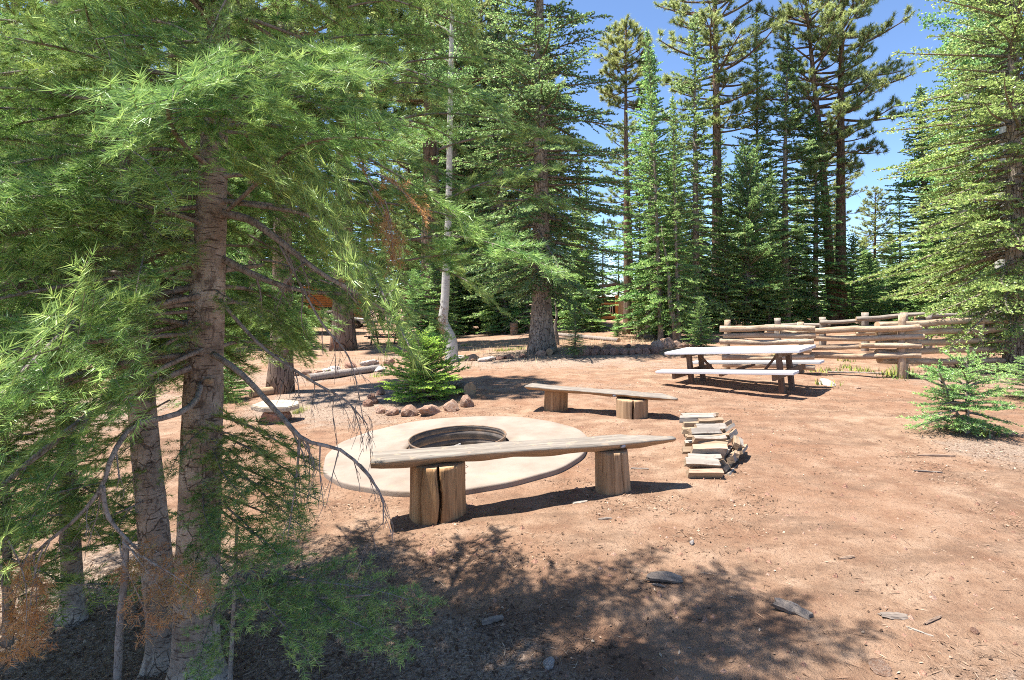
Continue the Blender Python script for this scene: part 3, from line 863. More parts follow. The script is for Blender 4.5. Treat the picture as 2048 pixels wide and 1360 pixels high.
PITZ = float(gz_base(*PIT)) - 0.03
SL = -math.atan(0.0463)
def build_pit():
    t = thing('concrete_pad', 'round tan concrete slab on the red dirt around the fire ring', 'concrete pad', (PIT[0], PIT[1], PITZ))
    t.rotation_euler = (0, SL, 0)
    def wob(a, i):
        return 0.012 * math.sin(3 * a + 1) + 0.008 * math.sin(7 * a) + 0.004 * math.sin(17 * a + 2) if i < 6 else 0.0
    prof = [(1.42, -0.10), (1.437, 0.0), (1.44, 0.068), (1.437, 0.078), (1.428, 0.083), (1.38, 0.085), (1.0, 0.085), (0.62, 0.085), (0.575, 0.080), (0.565, 0.06), (0.56, -0.3)]
    me = lathe(prof, 160, 'slab', MAT['concrete'], wob)
    obj('slab', me, t)
    # a hairline crack runs from the ring to the near edge
    rnd = random.Random(4)
    pts = [Vector((0.16 + 0.035 * math.sin(i * 1.9) + rnd.uniform(-0.012, 0.012), -0.78 - i * 0.062, 0.0865)) for i in range(10)]
    V = []; T = []
    for i, p in enumerate(pts):
        w = 0.004 * (1 - 0.5 * i / 9)
        V += [p + Vector((-w, 0, 0)), p + Vector((w, 0, 0))]
        if i: b = 2 * i; T += [(b - 2, b - 1, b + 1), (b - 2, b + 1, b)]
    obj('crack', mesh_arrays('crack', [tuple(v) for v in V], T, [MAT['crack']]), t)

    f = thing('fire_ring', 'rusty corrugated steel fire ring set in the middle of the concrete slab', 'fire ring', (PIT[0], PIT[1], PITZ))
    f.rotation_euler = (0, SL, 0)
    def dent(a, i): return 0.010 * math.sin(2 * a + 0.6) + 0.006 * math.sin(5 * a)
    prof_o = [(0.535, -0.27)] + [(0.532 + 0.012 * math.sin(i * 1.05), -0.25 + i * 0.0163) for i in range(25)] + [(0.542, 0.160)]
    obj('outer_wall', lathe(prof_o, 96, 'outer_wall', MAT['rust'], dent), f)
    prof_i = [(0.538, 0.160), (0.526, 0.160)] + [(0.520 + 0.014 * math.sin(i * 1.05), 0.145 - i * 0.0165) for i in range(25)] + [(0.515, -0.28)]
    obj('inner_wall', lathe(prof_i, 96, 'inner_wall', MAT['soot'], dent), f)
    rim = [(0.534 + 0.010 * math.cos(q), 0.164 + 0.008 * math.sin(q)) for q in np.linspace(0, 2 * math.pi, 8, endpoint=False)]
    obj('rim', lathe(rim, 96, 'rim', MAT['rust'], dent, True, True), f)
    xs = np.linspace(-0.53, 0.53, 48); X, Y = np.meshgrid(xs, xs); Z = -0.115 + 0.07 * fbm(X * 6 + 9, Y * 6, 3, 3) + 0.05 * np.exp(-((X - 0.05) ** 2 + (Y + 0.05) ** 2) * 18)
    ok = np.hypot(X, Y) < 0.53
    ii = np.arange(47)[:, None] * 48 + np.arange(47)[None, :]
    keep = (ok[:-1, :-1] & ok[1:, 1:] & ok[:-1, 1:] & ok[1:, :-1]).ravel(); i = ii.ravel()[keep]
    T = np.concatenate([np.stack([i, i + 1, i + 49], 1), np.stack([i, i + 49, i + 48], 1)])
    obj('ash_bed', mesh_arrays('ash_bed', np.stack([X.ravel(), Y.ravel(), Z.ravel()], 1), T, [MAT['ash']], None, True), f)
    for k in range(4):
        a = rnd.uniform(0, 6); q = Vector((rnd.uniform(-.2, .25), rnd.uniform(-.1, .3), -0.03))
        V, T = tube([q, q + Vector((math.cos(a) * .12, math.sin(a) * .12, .02))], [0.02, 0.015], 7, True, 0.2, k)
        obj('charred_stick', mesh_arrays('charred_stick', V, T, [MAT['ash']], None, True), f)
build_pit()

# ------------------------------------------------------------------ log benches
def stump_mesh(name, r, h, mat, cracks, seed, taper=0.9, ell=1.0, splay=0.0):
    rnd = random.Random(seed); seg = 150; rows = 18
    V = []; T = []; M = []; deep = []
    for j in range(rows + 1):
        z = -0.05 + (h + 0.05) * j / rows; t = j / rows
        for k in range(seg):
            a = 2 * math.pi * k / seg
            nz = mn.noise(Vector((math.cos(a) * 1.3, math.sin(a) * 1.3, z * 1.2 + seed)))
            fz = mn.noise(Vector((math.cos(a) * 9, math.sin(a) * 9, z * 2 + seed)))
            rr = r * (1 + (taper - 1) * t) * (1 + 0.06 * nz + 0.018 * fz)
            if t > 0.97: rr *= 0.985
            dk = 0.0
            for (ca, wd, dp, wig) in cracks:
                cc = ca + wig * math.sin(z * 13 + ca * 5) * 0.5
                da = (a - cc + math.pi) % (2 * math.pi) - math.pi
                rr *= 1 - dp * math.exp(-(da / wd) ** 2) * (0.75 + 0.25 * math.sin(z * 9 + ca))
                dk = max(dk, dp * math.exp(-(da / wd) ** 2))
            deep.append(dk)
            V.append((math.cos(a) * rr * ell + splay * z, math.sin(a) * rr, z))
    for j in range(rows):
        for k in range(seg):
            a = j * seg + k; b = j * seg + (k + 1) % seg
            T += [(a, b, b + seg), (a, b + seg, a + seg)]; M += [2, 2] if deep[a] + deep[b] + deep[a + seg] + deep[b + seg] > 0.9 else [0, 0]
    base = rows * seg; c = len(V); V.append((splay * h, 0, h))
    for k in range(seg):
        T.append((base + k, base + (k + 1) % seg, c)); M.append(1)
    return mesh_arrays(name, V, T, [MAT[mat], MAT['end_grain'], MAT['crack']], M, [m != 1 for m in M])

def plank_mesh(name, L, w, th, seed, tip=0.5, ragged=0.02):
    """half-round slab: flat top, curved underside, pointed at its +X end"""
    rnd = random.Random(seed); n = 64; ring = 18
    V = []; T = []; M = []
    for i in range(n + 1):
        t = i / n; x = -L / 2 + L * t
        fw = 1.0; ft = 1.0; off = 0.0
        if t > 1 - tip * 0.35:
            q = (t - (1 - tip * 0.35)) / (tip * 0.35)
            fw = 1; ft = 1 - 0.55 * q ** 1.1; off = -q
        if t < 0.02: fw = 0.97
        e0 = mn.noise(Vector((x * 2.2, seed, 0))) * ragged + mn.noise(Vector((x * 9, seed, 3))) * ragged * 0.35
        e1 = mn.noise(Vector((x * 2.0, seed, 7))) * ragged + mn.noise(Vector((x * 8, seed, 5))) * ragged * 0.35
        dz = mn.noise(Vector((x * 0.8, seed, 11))) * 0.010
        wy0 = -w / 2 * fw + e0; wy1 = w / 2 * fw + e1
        if off < 0: wy1 = wy1 + (wy0 + 0.085 - wy1) * (-off)
        # top row: 8 points across, then the curved belly
        for k in range(9):
            s = k / 8; y = wy0 + (wy1 - wy0) * s
            z = dz + 0.006 * mn.noise(Vector((x * 1.2, y * 26, seed))) - 0.012 * (2 * s - 1) ** 6
            V.append((x, y, z))
        for k in range(ring - 9):
            s = (k + 0.6) / (ring - 9); y = wy1 + (wy0 - wy1) * s
            d = th * ft * (max(0.0, math.sin(math.pi * min(0.97, max(0.03, s)))) ** 0.55)
            d *= 1 + 0.22 * mn.noise(Vector((x * 3.5, s * 3, seed + 20)))
            V.append((x, y, dz - max(0.008, d)))
    for i in range(n):
        for k in range(ring):
            a = i * ring + k; b = i * ring + (k + 1) % ring
            T += [(a, b + ring, b), (a, a + ring, b + ring)]
            M += [0 if k < 8 else 1] * 2
    for base, flip in ((0, False), (n * ring, True)):
        c = len(V); V.append(tuple(np.mean(np.array(V[base:base + ring]), 0)))
        for k in range(ring):
            q = (base + k, base + (k + 1) % ring, c); T.append(q[::-1] if flip else q); M.append(1)
    return mesh_arrays(name, V, T, [MAT['plank'], MAT['plank_under']], M, [True] * len(T))

def knot_mesh(r):
    bm = bmesh.new(); bmesh.ops.create_icosphere(bm, subdivisions=2, radius=r)
    for v in bm.verts: v.co = Vector((v.co.x * 1.3, v.co.y * 0.5, v.co.z * 0.8)) * (1 + 0.2 * mn.noise(v.co * 40))
    return bm_mesh('knot', bm, [MAT['knot']], True)

def bench(label, left, right, w, th, stumps, seed, knot_t, tip, bw=0.02):
    """left/right: ends of the seat top; stumps: (x, y, radius, ellipse, mat, cracks, taper, splay)"""
    mid = (left + right) / 2; g = G(mid.x, mid.y)
    t = thing('log_bench', label, 'bench', (mid.x, mid.y, g), 0, 'log benches at the fire ring')
    d = right - left; L = d.length
    yaw = math.atan2(d.y, d.x); pit = math.asin(d.z / L)
    s = obj('seat', plank_mesh('bench_seat', L, w, th, seed, tip, bw), t, (0, 0, mid.z - g), (0, -pit, yaw))
    obj('knot', knot_mesh(0.022), s, (L * (knot_t - 0.5), -w * 0.5, -th * 0.35))
    for i, (x, y, r, ell, m, cr, tp, sp) in enumerate(stumps):
        gg = G(x, y); f = (Vector((x - left.x, y - left.y)).dot(Vector((d.x, d.y)))) / (d.x ** 2 + d.y ** 2)
        top = left.z + d.z * f - th * 0.88
        obj('stump_leg', stump_mesh('stump', r, top - gg, m, cr, seed + i, tp, ell, sp), t, (x - mid.x, y - mid.y, gg - g))
    return t
CAMA = -math.pi / 2
bench('weathered half-log bench nearest the camera, wide split stump under its left end',
      P(741, 911, 4.04), P(1333, 867, 4.72), 0.30, 0.095,
      [(-0.575, 4.20, 0.222, 1.0, 'stump', [(CAMA + 0.18, 0.038, 0.62, 0.10), (CAMA - 0.5, 0.03, 0.10, 0.1), (CAMA + 0.75, 0.03, 0.08, 0.1), (1.2, 0.05, 0.4, 0.1)], 0.96, 0.0),
       (0.845, 4.53, 0.145, 1.0, 'stump_grey', [(CAMA - 0.05, 0.035, 0.12, 0.05), (CAMA + 0.55, 0.03, 0.32, 0.08), (CAMA - 0.7, 0.02, 0.06, 0.1)], 0.93, -0.05)], 3, 0.80, 0.5)
bench('far weathered slab bench with ragged edges behind the concrete slab',
      P(1058, 768, 7.95), P(1358, 794, 7.02), 0.34, 0.07,
      [(0.635, 7.86, 0.175, 1.0, 'stump', [(CAMA + 0.3, 0.03, 0.15, 0.1)], 0.95, 0.03),
       (1.60, 7.22, 0.205, 1.0, 'stump_grey', [(CAMA - 0.12, 0.04, 0.6, 0.05), (CAMA + 0.6, 0.03, 0.1, 0.1)], 1.0, 0.0)], 8, 0.62, 0.30, 0.05)

# ------------------------------------------------------------------ picnic tables
def picnic_table(label, loc, yaw, roll, L, top_w, top_h, spread, white, group=None):
    t = thing('picnic_table', label, 'picnic table', loc, 0, group)
    t.rotation_euler = (0, roll, yaw)
    top_m = MAT['white'] if white else MAT['brown_x']
    if white:
        obj('tabletop', box_mesh('tabletop', L, top_w, 0.05, top_m, 0.012, 3), t, (0, 0, top_h - 0.025))
    else:
        for k in range(5):
            obj('top_board', box_mesh('top_board', L, top_w / 5 - 0.012, 0.04, top_m, 0.005), t, (0, -top_w / 2 + top_w * (k + 0.5) / 5, top_h - 0.02))
    for s in (-1, 1):
        obj('bench_seat', box_mesh('bench_seat', L, 0.27, 0.045, top_m, 0.010, 3), t, (0.0, s * (spread / 2 - 0.13), 0.375 if white else 0.41))
    for e in (-1, 1):
        x = e * L * 0.335
        for s in (-1, 1):
            if white:
                obj('leg', box_mesh('leg', 0.082, 0.082, top_h + 0.03, MAT['brown'], 0.006), t, (x, s * 0.235, (top_h - 0.05) / 2 - 0.06))
            else:
                lg = obj('leg', box_mesh('leg', 0.05, 0.10, 0.92, MAT['brown'], 0.005), t, (x, s * 0.36, 0.33)); lg.rotation_euler = (s * 0.58, 0, 0)
        obj('cross_beam', box_mesh('cross_beam', 0.05, spread - 0.10, 0.10, MAT['brown_x'], 0.005), t, (x + e * 0.068, 0, 0.30 if white else 0.333))
        obj('top_support', box_mesh('top_support', 0.05, top_w - 0.12, 0.07, MAT['brown_x'], 0.005), t, (x + e * 0.068, 0, top_h - 0.087))
        b = obj('brace', box_mesh('brace', 0.035, 0.05, 0.50, MAT['brown'], 0.004), t, (x - e * 0.20, 0, top_h - 0.23)); b.rotation_euler = (0, e * 0.72, 0)
    obj('stretcher', box_mesh('stretcher', L * 0.62, 0.05, 0.07, MAT['brown_x'], 0.004), t, (0, 0, 0.30 if white else 0.33))
    obj('seat_cleat', box_mesh('seat_cleat', 0.05, spread - 0.14, 0.045, MAT['brown_x'], 0.004), t, (0, 0, 0.329 if white else 0.364))
    return t
wt = picnic_table('picnic table with white top and benches on brown legs', (4.057, 9.609, 0.06), -0.779, -0.085, 2.35, 0.865, 0.70, 1.635, True)
wt.rotation_euler.x = 0.037
bt = on_ground(772, 688)
picnic_table('small brown picnic table far back in the shade near the car', tuple(bt), R(-4), 0, 1.7, 0.75, 0.74, 1.5, False)

# ------------------------------------------------------------------ firewood
def split_log_mesh(name, L, w, h, seed, mats, sides=4):
    rnd = random.Random(seed); n = 5
    ang = sorted(2 * math.pi * (k + rnd.uniform(-0.28, 0.28)) / sides for k in range(sides))
    rr = [rnd.uniform(0.8, 1.12) for _ in range(sides)]
    V = []; T = []; M = []
    for i in range(n + 1):
        t = i / n; x = -L / 2 + L * t
        oy = 0.05 * w * math.sin(3 * t + seed); oz = 0.06 * h * math.sin(4 * t + seed * 2)
        for k in range(sides):
            f = rr[k] * (1 + rnd.uniform(-0.06, 0.06))
            V.append((x + (rnd.uniform(-0.012, 0.012) if i in (0, n) else 0), oy + math.cos(ang[k]) * f * w / 2, oz + math.sin(ang[k]) * f * h / 2))
    for i in range(n):
        for k in range(sides):
            a = i * sides + k; b = i * sides + (k + 1) % sides
            T += [(a, b + sides, b), (a, a + sides, b + sides)]; M += [0 if k < 2 else 1] * 2
    for base, flip in ((0, False), (n * sides, True)):
        c = len(V); V.append(tuple(np.mean(np.array(V[base:base + sides]), 0)))
        for k in range(sides):
            q = (base + k, base + (k + 1) % sides, c); T.append(q[::-1] if flip else q); M.append(2)
    return mesh_arrays(name, V, T, [MAT[mats[0]], MAT[mats[1]], MAT['split']], M)

FW = [  # px centre, py centre, depth, px length, px height, mats, yaw deg, label
    (1409, 946, 4.74, 66, 20, ('split_pink', 'split'), -6, 'pinkish flat split log at the bottom front of the firewood stack'),
    (1404, 927, 4.80, 66, 21, ('split_bark', 'split_bark'), -5, 'pale barky log second from the bottom of the firewood stack'),
    (1409, 914, 4.86, 64, 12, ('split_bark', 'split_bark'), -4, 'thin grey round log third from the bottom of the firewood stack'),
    (1417, 900, 4.92, 66, 22, ('split_pink', 'split_bark'), -9, 'mottled pink and grey log halfway up the firewood stack'),
    (1425, 888, 5.02, 56, 14, ('split', 'split'), -10, 'brown wedge log just above the mottled pink firewood'),
    (1418, 878, 5.06, 66, 17, ('split_bark', 'split'), 6, 'pale log with a long thin lath on it in the firewood stack'),
    (1416, 871, 5.13, 88, 6, ('split', 'split'), 8, 'long thin wooden lath sticking out of the firewood stack'),
    (1409, 863, 5.17, 62, 18, ('split_bark', 'split_bark'), 7, 'grey white barky log near the top left of the firewood stack'),
    (1421, 853, 5.24, 64, 14, ('split_bark', 'split'), 9, 'long grey and brown log third from the top of the firewood stack'),
    (1421, 841, 5.30, 52, 12, ('split', 'split'), 5, 'brown split log on the top of the firewood stack'),
    (1408, 833, 5.36, 20, 5, ('split_bark', 'split_bark'), -4, 'small white chip on the very top of the firewood stack')]
def build_firewood():
    rnd = random.Random(12)
    grp = 'split firewood in the small stack'
    placed = []
    for i, (px, py, Y, lp, hp, ms, yaw, lab) in enumerate(FW):
        c = P(px, py, Y); L = lp / FPX * Y; h = hp / FPX * Y * 0.95
        o = obj('firewood_log', split_log_mesh('firewood', L, max(h * 1.3, 0.035), h * 1.1, i + 40, ms), None, c, (rnd.uniform(-.3, .3), 0, R(yaw)))
        tag(o, lab, 'firewood', grp)
    # second and third ranks fill the stack behind the front logs
    for k in range(8):
        for j in range(3):
            Y = 4.86 + k * 0.058 + 0.085 * (j + 1)
            z = G(1.85, Y) + 0.05 + k * 0.046
            if Y > 5.62: continue
            x = 1.76 + 0.022 * k * 0.5 + 0.05 * j + rnd.uniform(-0.02, 0.02)
            o = obj('firewood_log', split_log_mesh('firewood', rnd.uniform(0.29, 0.35), 0.085, 0.07, 60 + k * 3 + j, rnd.choice((('split', 'split'), ('split_bark', 'split'), ('split', 'split_bark')))), None, (x, Y, z), (rnd.uniform(-1, 1), 0, R(rnd.uniform(-8, 8))))
            tag(o, 'split log packed behind the front row of the firewood stack', 'firewood', 'inner firewood of the stack')
    ends = [(1450, 934, 4.83, 14), (1464, 942, 4.80, 10), (1447, 920, 4.93, 13), (1467, 911, 4.99, 18), (1475, 902, 5.08, 12), (1485, 899, 5.12, 12), (1470, 884, 5.15, 16), (1480, 885, 5.24, 12), (1457, 880, 5.16, 14), (1463, 868, 5.28, 12), (1457, 857, 5.34, 10), (1452, 848, 5.40, 10), (1455, 902, 5.05, 13), (1462, 925, 4.98, 12)]
    for i, (px, py, Y, s) in enumerate(ends):
        c = P(px, py, Y + 0.12); s2 = s / FPX * Y * 1.15
        o = obj('firewood_log', split_log_mesh('firewood', rnd.uniform(0.26, 0.34), s2, s2, 120 + i, rnd.choice((('split', 'split'), ('split_bark', 'split')))), None, c, (rnd.uniform(0, 3), 0, R(62 + rnd.uniform(-12, 12))))
        tag(o, 'split log lying end-on at the right side of the firewood stack', 'firewood', 'end-on firewood at the right of the stack')
build_firewood()

# ------------------------------------------------------------------ log fences
def log_mesh(name, L, r, seed, mat, endmat='end_grain', sides=10):
    rnd = random.Random(seed); n = 10
    pts = [Vector((-L / 2 + L * i / n, 0.012 * math.sin(i * 0.9 + seed), 0.012 * math.cos(i * 0.7 + seed * 2))) for i in range(n + 1)]
    V, T = tube(pts, [r * (1.06 - 0.12 * i / n) for i in range(n + 1)], sides, True, 0.07, seed)
    m = np.zeros(len(T), int); m[-2 * sides:] = 1
    sm = m == 0
    return mesh_arrays(name, V, T, [MAT[mat], MAT[endmat]], m, sm)
RAILS = [log_mesh('fence_rail', 1.0, 0.055, i, 'fence_log') for i in range(5)]
RAILS_G = [log_mesh('fence_rail_grey', 1.0, 0.055, i + 9, 'fence_grey') for i in range(3)]

def rail(parent, a, b, seed, grey=False, rk=1.0):
    base = Vector(parent.location); a = a - base; b = b - base
    d = b - a; rnd = random.Random(seed)
    o = obj('rail', (RAILS_G if grey else RAILS)[seed % (3 if grey else 5)], parent, (a + b) / 2, (rnd.uniform(0, 6), 0, 0), (d.length, rk, rk))
    q = d.to_track_quat('X', 'Z').to_euler()
    o.rotation_euler = (q.x, q.y, q.z)
    return o

def build_fences():
    near = on_ground(1640, 738)
    t = thing('log_fence', 'near zigzag fence of stacked peeled logs behind the picnic table', 'fence', near)
    # each run: left end px, right end px, depth at each end, heights of rails
    runs = [((1444, 11.7), (1624, 11.0), [(657, 656), (672, 671), (684, 684), (700, 700), (716, 716), (727, 735)]),
            ((1621, 11.25), (1841, 10.35), [(663, 654), (678, 674), (694, 691), (711, 712)]),
            ((1757, 10.75), (2010, 11.3), [(650, 640), (668, 658), (686, 681), (704, 699), (722, 722)])]
    s = 0
    for (xa, Ya), (xb, Yb), rows in runs:
        for (ya, yb) in rows:
            s += 1
            j = random.Random(s)
            rail(t, P(xa + j.uniform(-6, 3), ya, Ya), P(xb + j.uniform(-3, 8), yb, Yb), s, False, j.uniform(0.98, 1.25))
    extra = [((1560, 666), (1640, 664), 11.3), ((1600, 697), (1660, 692), 11.2), ((1755, 667), (1842, 656), 10.72), ((1720, 690), (1815, 688), 10.72)]
    for (x0, y0), (x1, y1), Y in extra:
        s += 1; rail(t, P(x0, y0, Y), P(x1, y1, Y - 0.05), s, False, 0.8)
    for px, top, Y in ((1454, 640, 11.95), (1600, 644, 11.35), (1803, 630, 10.55), (1808, 724, 10.75), (1960, 640, 11.25)):
        p = P(px, top, Y); g = G(p.x, p.y); h = p.z - g + 0.1
        o = obj('post', RAILS[2], t, Vector((p.x, p.y, g - 0.1 + h / 2)) - near, (0, R(-90), 0.3), (h, 1.25, 1.25))
    far = on_ground(1700, 668)
    t2 = thing('log_fence', 'weathered grey rail fence running farther back among the pines', 'fence', far)
    runs = [((1530, 17.5), (1660, 17.0), [(652, 649), (664, 662)]), ((1640, 16.9), (1760, 16.0), [(645, 640), (660, 652), (675, 670)]),
            ((1712, 15.6), (1850, 15.2), [(638, 628), (655, 650), (667, 664)]), ((1830, 15.4), (2048, 15.8), [(632, 624), (640, 645), (655, 655), (668, 668)]),
            ((1860, 19.0), (2090, 20.0), [(634, 632), (645, 643)])]
    for (xa, Ya), (xb, Yb), rows in runs:
        for (ya, yb) in rows:
            s += 1; rail(t2, P(xa, ya, Ya), P(xb, yb, Yb), s, s % 3 != 0, 1.1)
    for px, top, Y in ((1555, 636, 17.2), (1645, 634, 17.0), (1730, 625, 15.9), (1808, 625, 15.2), (1855, 628, 15.4), (1930, 630, 15.6)):
        p = P(px, top, Y); g = G(p.x, p.y); h = p.z - g + 0.1
        obj('post', RAILS_G[0], t2, Vector((p.x, p.y, g - 0.1 + h / 2)) - far, (0, R(-90), 0.3), (h, 1.8, 1.8))
    # leftover rails at the far left, seen between the fir trunks
    lf = on_ground(60, 690)
    t3 = thing('log_fence', 'grey rail fence at the far left behind the fir trunks', 'fence', lf)
    for (x0, y0), (x1, y1), Y in (((-40, 655), (110, 648), 15), ((-40, 672), (110, 668), 15), ((-40, 690), (110, 686), 15)):
        s += 1; rail(t3, P(x0, y0, Y), P(x1, y1, Y + 1), s, True, 1.3)
    for px in (-10, 70):
        p = P(px, 640, 15.2); g = G(p.x, p.y); h = p.z - g + 0.1
        obj('post', RAILS_G[1], t3, Vector((p.x, p.y, g - 0.1 + h / 2)) - lf, (0, R(-90), 0.3), (h, 1.6, 1.6))
build_fences()

# ------------------------------------------------------------------ rocks
def rock_mesh(seed, mat, sub=3, rough=0.32):
    bm = bmesh.new(); bmesh.ops.create_icosphere(bm, subdivisions=sub, radius=1.0)
    off = Vector((seed * 7.3, seed * 3.1, seed * 1.7))
    for v in bm.verts:
        p = v.co.copy()
        d = 1 + rough * mn.noise(p * 1.1 + off) + rough * 0.8 * (0.5 - abs(mn.noise(p * 2.2 + off))) + rough * 0.4 * mn.noise(p * 5 + off)
        v.co = p * d
    for k in range(4):      # a few flat broken faces
        nrm = Vector((random.Random(seed * 5 + k).uniform(-1, 1), random.Random(seed * 9 + k).uniform(-1, 1), random.Random(seed * 3 + k).uniform(-0.3, 1))).normalized()
        for v in bm.verts:
            e = v.co.dot(nrm) - 0.74
            if e > 0: v.co -= nrm * e * 0.8
    return bm_mesh('rock', bm, [MAT[mat]], False)
ROCKS = [rock_mesh(i, 'rock') for i in range(5)]
ROCKS_R = [rock_mesh(i + 20, 'rock_red') for i in range(5)]
ROCKS_W = [rock_mesh(i + 40, 'rock_white') for i in range(3)]
def rock(px, py, wpx, hpx, label, group=None, kind=0, seed=0, cat='rock'):
    g = on_ground(px, py); rnd = random.Random(seed + int(px))
    w = wpx / FPX * g.y / 2 * 0.9; h = hpx / FPX * g.y / 2 * 0.85
    me = rnd.choice((ROCKS, ROCKS_R, ROCKS_W)[kind])
    o = obj('rock', me, None, (g.x, g.y + w * 0.5, g.z + h * 0.62), (rnd.uniform(-.3, .3), rnd.uniform(-.3, .3), rnd.uniform(0, 6)), (w * 1.1, w * rnd.uniform(0.75, 1.0), h * 1.15))
    return tag(o, label, cat, group)
def build_rocks():
    g = 'rocks ringed around the bright green young fir'
    arc = [(735, 812, 22, 18, 'small dark rock at the left end of the rock arc below the young fir', 1), (758, 826, 24, 20, 'first small rock from the left in the front of the rock arc', 0),
           (783, 829, 30, 20, 'low yellowish rock in the front of the rock arc', 0), (815, 831, 38, 28, 'humped pointed rock third in the front of the rock arc', 0),
           (860, 829, 48, 24, 'long low double rock in the middle of the rock arc', 0), (902, 822, 36, 28, 'large pink rock near the right end of the rock arc', 0),
           (932, 815, 28, 32, 'upright pale rock at the right end of the rock arc below the cut log', 0)]
    for i, (x, y, w, h, l, k) in enumerate(arc): rock(x, y, w, h, l, g, k, i)
    rnd = random.Random(3)
    for i, (x, y) in enumerate([(742, 797), (760, 789), (768, 778), (748, 806)]):
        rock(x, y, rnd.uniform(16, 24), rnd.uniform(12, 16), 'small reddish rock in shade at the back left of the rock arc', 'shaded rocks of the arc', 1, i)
    # low dry-laid rock row left of the table
    x = 1158
    while x < 1318:
        w = rnd.uniform(14, 27); y = 712 - (x - 1158) * 0.03
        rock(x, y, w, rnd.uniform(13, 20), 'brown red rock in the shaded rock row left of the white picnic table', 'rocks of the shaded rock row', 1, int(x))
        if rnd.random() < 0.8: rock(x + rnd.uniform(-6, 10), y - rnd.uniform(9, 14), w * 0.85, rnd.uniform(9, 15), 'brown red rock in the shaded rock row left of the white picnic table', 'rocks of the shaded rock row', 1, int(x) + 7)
        x += w * 0.82
    for i, (x, y, w, h) in enumerate([(1318, 702, 32, 26), (1338, 696, 30, 26), (1356, 694, 22, 16), (1372, 694, 20, 12), (1330, 690, 24, 18), (1388, 694, 16, 9)]):
        rock(x, y, w, h, 'sunlit pink rock at the right end of the rock row by the table', 'sunlit rocks of the rock row', 0, i)
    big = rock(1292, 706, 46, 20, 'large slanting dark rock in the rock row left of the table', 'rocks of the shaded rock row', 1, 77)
    for i, (x, y, w, h, k) in enumerate([(918, 722, 24, 14, 2), (944, 722, 32, 18, 0), (972, 724, 34, 12, 2), (998, 720, 22, 12, 1), (1018, 718, 26, 12, 1), (1046, 716, 22, 10, 1), (1082, 712, 24, 14, 0)]):
        rock(x, y, w, h, 'small rock in the low rock line left of the big spruce trunk', 'rocks of the line by the big spruce', k, i)
    for i, (x, y, w, h, k) in enumerate([(590, 752, 18, 10, 0), (612, 750, 20, 14, 0), (632, 748, 22, 12, 0), (650, 744, 18, 10, 2), (668, 742, 30, 14, 2), (700, 736, 28, 16, 1), (738, 732, 36, 14, 2), (776, 730, 26, 18, 0), (756, 744, 34, 14, 2)]):
        rock(x, y, w, h, 'pale rock in the border left of the bright green young fir', 'rocks of the border left of the young fir', k, i)
    for i in range(16):
        rock(rnd.uniform(735, 800), rnd.uniform(668, 674), rnd.uniform(8, 14), rnd.uniform(5, 9), 'small pink rock in the heap behind the small brown picnic table', 'rock heap behind the brown table', 0, i + 200)
    for i in range(12):
        rock(rnd.uniform(930, 1002), rnd.uniform(662, 668), rnd.uniform(8, 14), rnd.uniform(4, 7), 'small pink rock in the far row left of the big spruce', 'far rocks left of the big spruce', 0, i + 300)
    rock(1658, 771, 30, 14, 'white rock lying alone right of the picnic table', None, 2, 5)
    rock(1716, 778, 14, 5, 'small flat pink stone on the dirt right of the white rock', None, 0, 6)
    rock(1920, 783, 34, 16, 'pink rock behind the double sapling at right', None, 0, 4)
    rock(1912, 797, 28, 10, 'flat pale rock behind the double sapling at right', None, 2, 3)
    rock(1385, 1090, 12, 11, 'small white pebble stone on the bare dirt in front of the firewood', None, 2, 3)
    rock(1952, 1268, 16, 11, 'dark red stone on the dirt at the lower right', None, 1, 2)
    rock(1098, 1345, 30, 22, 'pale stone in the needle litter at the bottom of the picture', None, 2, 8)
    rock(1770, 1352, 46, 14, 'flat pink stone at the bottom edge right of centre', None, 0, 9)
    # pale flat slab on a rock left of the fire pit
    g = on_ground(545, 846)
    t = thing('stone_seat', 'pale flat stone slab resting on a rock left of the concrete', 'stone slab', g)
    bm = bmesh.new()
    out = [(-0.33, -0.10), (-0.12, -0.26), (0.20, -0.24), (0.33, -0.05), (0.29, 0.16), (0.05, 0.24), (-0.22, 0.18)]
    f = bm.faces.new([bm.verts.new((x, y, 0)) for x, y in out])
    r = bmesh.ops.extrude_face_region(bm, geom=[f])
    for v in r['geom']:
        if isinstance(v, bmesh.types.BMVert): v.co.z += 0.07
    bmesh.ops.recalc_face_normals(bm, faces=list(bm.faces)); bmesh.ops.bevel(bm, geom=list(bm.edges), offset=0.012, segments=2, affect='EDGES')
    obj('slab', bm_mesh('slab', bm, [MAT['slab']]), t, (0, 0.12, 0.19), (0.05, 0.03, 0.2))
    obj('support_rock', ROCKS_R[1], t, (0, 0.12, 0.08), (0, 0, 1), (0.24, 0.20, 0.14))
build_rocks()

# ------------------------------------------------------------------ logs, chunks and sticks on the ground
def ground_log(name, label, cat, pa, pb, r, mat, lift=0.0, seed=0, sides=18, group=None):
    a = on_ground(*pa); b = on_ground(*pb)
    c = (a + b) / 2; c.z = G(c.x, c.y); d = b - a
    n = 9
    pts = [a + d * (i / n) + Vector((0, 0, r * 0.8 + lift)) - c + Vector((0.15 * r * math.sin(i + seed), 0, 0)) for i in range(n + 1)]
    V, T = tube(pts, [r * (1.03 - 0.1 * i / n) for i in range(n + 1)], sides, True, 0.04, seed)
    m = np.zeros(len(T), int); m[-2 * sides:] = 1
    o = obj(name, mesh_arrays(name, V, T, [MAT[mat], MAT['end_grain']], m, m == 0), None, c)
    return tag(o, label, cat, group)
ground_log('cut_log', 'thick cut log lying behind the rock arc at the young fir', 'log', (938, 790), (880, 768), 0.115, 'bark_spruce', 0.0, 1)
